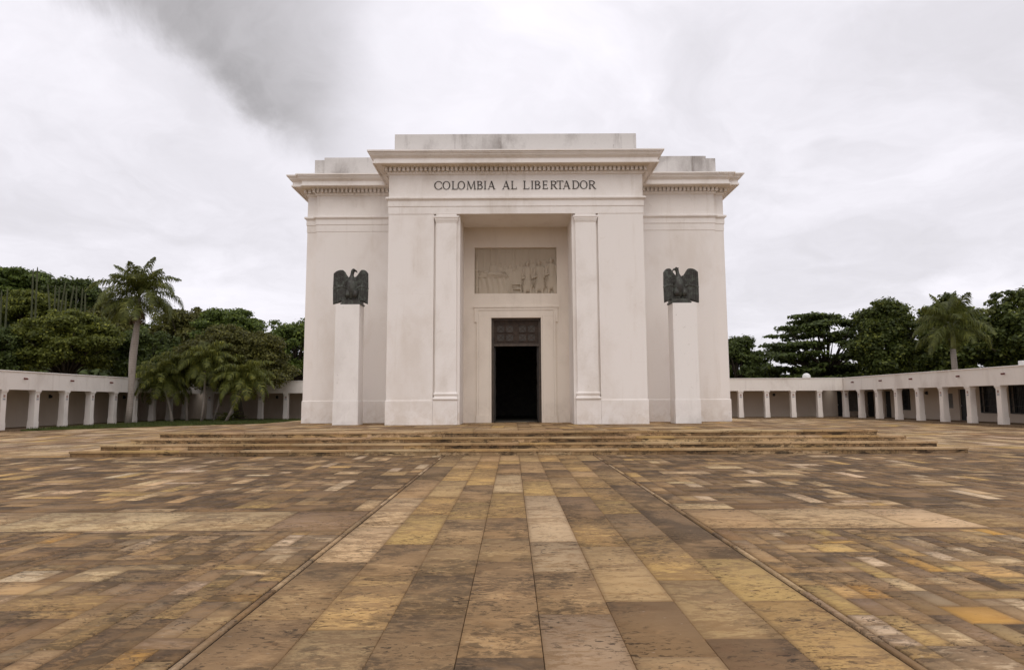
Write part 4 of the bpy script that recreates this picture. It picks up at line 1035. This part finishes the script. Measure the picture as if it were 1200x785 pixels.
# right side
px_tree('leafy_tree', 835, 896, 386, 482, 66, 'small dark tree beside the right wall of the monument', 'leaf_dark', nblob=26, br=1.0, n=7000, size=.26, group=G2)
px_tree('leafy_tree', 860, 925, 424, 476, 78, 'low dark tree between the monument wall and the umbrella tree', 'leaf_dark', nblob=28, br=1.3, n=6000, size=.34, group=G2)
def umbrella(x0, x1, Y, label):
    c0 = at((x0 + x1) / 2, 445, Y); e = empty('umbrella_tree', (c0.x + 1.5, Y, -.15), label, 'tree', G2); C_, Rr = [], []
    tiers = [(374, .46, -.02, 13), (381, .78, .10, 17), (391, .90, -.04, 17), (403, .98, -.10, 18), (416, .86, -.02, 17), (430, .80, .08, 20), (442, .88, .08, 20), (452, .9, .05, 18)]
    hwid = abs(at(x1, 400, Y).x - at(x0, 400, Y).x) / 2
    for py, fr, sh, k in tiers:
        z = at((x0 + x1) / 2, py, Y).z
        for _ in range(k):
            th = rng.uniform(0, 6.28); q = math.sqrt(rng.uniform(.02, 1)) * fr
            s = rng.uniform(.5, 1.35); C_.append((c0.x + (sh + q * math.cos(th)) * hwid, Y + q * math.sin(th) * hwid * .7, z + rng.uniform(-.32, .32) - q * .45)); Rr.append((s * 1.3, s * 1.3, s * .27))
    V, Fq = leaf_quads(C_, Rr, 26000, .24, shell=.3, updir=.9); arr_mesh('crown', V, Fq, 'leaf_dark', e)
    mb = MB(); f = Vector((c0.x + 1.2, Y, 4.2)); mb.tube([(c0.x + 1.5, Y, -.3), (c0.x + 1.4, Y, 2), f], [.5, .42, .36], 'bark_dark', 10)
    for c_ in C_[::3]: c_ = Vector(c_); mb.tube([f, f.lerp(c_, .55) + Vector((0, 0, -.1)), c_], [.17, .09, .03], 'bark_dark', 6)
    mb.build('trunk', e, True)
umbrella(878, 1035, 68, 'wide flat-tiered dark umbrella tree behind the back arcade')
px_tree('leafy_tree', 990, 1085, 338, 485, 62, 'large-leaved green tree between the umbrella tree and the right palm', 'leaf_big', nblob=52, br=1.15, n=15000, size=.31, group=G2, shell=.4)
px_tree('leafy_tree', 1070, 1165, 336, 485, 57, 'large-leaved tree directly behind the right palm', 'leaf_big', nblob=48, br=1.1, n=15000, size=.31, group=G2, shell=.4)
px_tree('leafy_tree', 1145, 1265, 328, 480, 54, 'tall large-leaved tree at the right picture edge', 'leaf_big', nblob=56, br=1.1, n=15000, size=.31, group=G2, shell=.4)
px_tree('leafy_tree', 940, 1005, 420, 472, 76, 'low dark tree behind the umbrella tree', 'leaf_dark', nblob=34, br=1.4, n=7000, size=.34, group=G2)
px_tree('leafy_tree', 1020, 1130, 400, 470, 74, 'dark tree seen low between the large-leaved trees', 'leaf_dark', nblob=34, br=1.5, n=8000, size=.36, group=G2)

# ================================================================== PALMS
def frond(root, az, el, L, droop, mat_, par, nleaf=46, ll=.55, width=.035, hang=.55, name='frond'):
    root = Vector(root); V = []; Fq = []; n_ = 16
    pts = []; p = root.copy(); a_ = el
    hd = Vector((math.cos(az), math.sin(az), 0)); sdv = Vector((-math.sin(az), math.cos(az), 0))
    for k in range(n_ + 1):
        pts.append(p.copy()); a_ = el - droop * (k / n_) ** 1.25; p = p + (hd * math.cos(a_) + Vector((0, 0, math.sin(a_)))) * (L / n_)
    mb_v = []
    for k in range(n_ + 1):
        wd = .045 * (1 - .85 * k / n_); V += [tuple(pts[k] - sdv * wd), tuple(pts[k] + Vector((0, 0, wd))), tuple(pts[k] + sdv * wd)]
        if k:
            b = (k - 1) * 3; c_ = k * 3; Fq += [(b, c_, c_ + 1, b + 1), (b + 1, c_ + 1, c_ + 2, b + 2)]
    for s_ in (-1, 1):
        for k in range(nleaf):
            t_ = .14 + .86 * (k + random.random() * .6) / nleaf; q = min(n_ - 1, int(t_ * n_)); f_ = t_ * n_ - q
            p0 = pts[q].lerp(pts[min(q + 1, n_)], min(1, f_)); fwd = (pts[min(q + 1, n_)] - pts[q]).normalized()
            le = ll * (math.sin(math.pi * min(1, .18 + t_ * .80)) ** .7) * random.uniform(.8, 1.1)
            upv = sdv.cross(fwd) * -1
            d_ = (sdv * s_ * random.uniform(.6, 1.0) + fwd * .55 + Vector((0, 0, random.uniform(-.35, .35)))).normalized()
            p1 = p0 + d_ * le * .5; d2 = (d_ + Vector((0, 0, -hang * random.uniform(.7, 1.5)))).normalized(); p2 = p1 + d2 * le * .55
            wv = fwd * width * random.uniform(.7, 1.2); i = len(V)
            V += [tuple(p0 - wv * .6), tuple(p0 + wv * .6), tuple(p1 + wv), tuple(p1 - wv), tuple(p2 + wv * .15), tuple(p2 - wv * .15)]
            Fq += [(i, i + 1, i + 2, i + 3), (i + 3, i + 2, i + 4, i + 5)]
    return arr_mesh(name, np.array(V), np.array(Fq), mat_, par)

def royal_palm(base, top, label, radii, L, nf, seed, shaft=None, dead=False, mat_='leaf_palm', ll=.6, dk=1.0):
    random.seed(seed); base = Vector(base); top = Vector(top)
    e = empty('royal_palm', base, label, 'palm tree')
    mb = MB(); k_ = len(radii); mb.tube([base.lerp(top, k / (k_ - 1)) + Vector((.05 * math.sin(k), 0, 0)) - Vector((0, 0, .15 if k == 0 else 0)) for k in range(k_)], radii, 'palm_trunk', 16); mb.build('trunk', e, True)
    hd = top
    if shaft:
        mb = MB(); mb.tube([top - Vector((0, 0, .05)), top + Vector((0, 0, shaft * .5)), top + Vector((0, 0, shaft))], [radii[-1] * .95, radii[-1] * .85, radii[-1] * .55], 'crownshaft', 14); mb.build('crownshaft', e, True); hd = top + Vector((0, 0, shaft))
    for k in range(nf):
        az = k * 2.39996 + random.uniform(-.2, .2); f = k / (nf - 1)
        el = R(88) - f * R(98) + random.uniform(-.1, .1); dr = R(40) + R(105) * min(1, f * 2.2) - R(20) * f + random.uniform(-.1, .2); dr *= dk
        if f > .8: dr = R(70)
        frond(hd + Vector((0, 0, .25 - .5 * f)), az, el, L * random.uniform(.85, 1.08) * (.8 + .25 * math.sin(math.pi * f)), dr, mat_, e, 70, ll, .034, 1.3)
    if dead:
        for k in range(7): frond(hd + Vector((0, 0, -.35)), k * .9 + .3, R(-58), 1.7, R(35), 'dead_frond', e, 30, .35, .03)
    return e
royal_palm((-28.25, 46.9, .08), (-27.95, 46.9, 9.3), 'tall grey-trunked royal palm on the lawn beside the left arcade', [.25, .22, .20, .21, .24, .26, .24, .19, .15, .12], 3.75, 34, 5, dead=True, ll=.9)
royal_palm((33.15, 48, -.15), (33.15, 48, 5.35), 'royal palm with a green crownshaft rising behind the right arcade roof', [.26, .24, .22, .21, .20, .19], 3.2, 18, 8, shaft=1.6, ll=1.0, dk=.78)

def small_palm(bx, tx, ty, Y, label, seed):
    random.seed(seed); b = at(bx, 494, Y); top = at(tx, ty, Y); base = Vector((b.x, Y, .08)); e = empty('small_palm', base, label, 'palm tree', 'small palms on the lawn')
    mb = MB(); pts = [base.lerp(top, q) + Vector((math.sin(q * 3.1) * .12, 0, 0)) - Vector((0, 0, .1 if q == 0 else 0)) for q in (0, .25, .5, .75, 1)]; mb.tube(pts, [.13, .11, .10, .095, .08], 'palm_trunk', 10); mb.build('trunk', e, True)
    for k in range(32):
        f = k / 31; frond(top + Vector((0, 0, .1)), k * 2.39996 + seed, R(86) - f * R(98) + random.uniform(-.1, .1), random.uniform(2.3, 3.1), R(95) + random.uniform(0, .6), 'leaf_palm_bright', e, 44, .85, .034, 2.0)
small_palm(202, 190, 448, 50.5, 'leftmost small palm of the lawn clump, nearest the tall royal palm', 3)
small_palm(219, 213, 434, 52.0, 'second small palm from the left, upright and tall', 4)
small_palm(236, 240, 428, 51.0, 'middle small palm of the lawn clump, tallest of the clump', 6)
small_palm(250, 263, 434, 53.0, 'small palm right of the tallest one in the lawn clump, leaning slightly right', 9)
small_palm(264, 285, 448, 50.8, 'rightmost small palm of the lawn clump, in front of the spreading tree', 12)
# arching plant at the foot of the spreading tree
random.seed(31); c = at(268, 493, 52.5); e = empty('fern_palm', (c.x, 52.5, .08), 'low dark arching fern palm at the foot of the brown-green spreading tree', 'plant')
for k in range(15): frond((c.x, 52.5, .12), k * 2.4, R(70) - k * R(3.6), random.uniform(1.2, 1.7), R(75), 'leaf_palm', e, 28, .3, .022, .3)
mb = MB(); mb.tube([(c.x, 52.5, .05), (c.x, 52.5, .22)], [.14, .11], 'bark_dark', 10); mb.build('stem', e, True)

# ================================================================== CACTI on the hillside
def cactus(stems, Y, label, seed):
    random.seed(seed); x0 = at(stems[0][0], 360, Y).x; z0 = float(hill_h(np.array(x0), np.array(Y)))
    e = empty('columnar_cactus', (x0, Y, z0), label, 'cactus', 'columnar cacti on the hillside')
    for (xb, xt, yt) in stems:
        b = at(xb, 372, Y); t_ = at(xt, yt, Y); b = Vector((b.x, Y, min(b.z, z0 + 3) if z0 + 3 < t_.z else t_.z - 2)); b.z = z0 - .2
        mb = MB(); pts = [b.lerp(t_, q) for q in (0, .3, .6, .9, .97, 1.0)]; i0 = len(mb.v)
        mb.tube(pts, [.12, .125, .12, .115, .095, .045], 'cactus_skin', 14)
        for i in range(len(mb.v)):                      # ribs
            if i % 2 == 0:
                ring = min(len(pts) - 1, i // 14); v = Vector(mb.v[i]); mb.v[i] = tuple(v.lerp(pts[ring], .22))
        mb.build('stem', e, False)
cactus([(39, 39, 315), (43, 44, 313)], 95, 'pair of tall upright cactus stems highest on the hillside', 1)
cactus([(70, 56, 333), (66, 65, 334), (68, 70, 336), (62, 77, 331)], 93, 'clump of cactus stems with one long stem leaning right', 2)
cactus([(76, 78, 341), (71, 87, 334)], 92, 'two cactus stems, the thinner leaning right, between the larger clumps', 3)
cactus([(90, 90, 335), (94, 97, 337), (103, 100, 343)], 94, 'row of three upright cactus stems nearest the royal palm', 4)
cactus([(8, 9, 338), (3, 2, 340)], 93, 'short cactus stems at the far left of the hillside', 5)
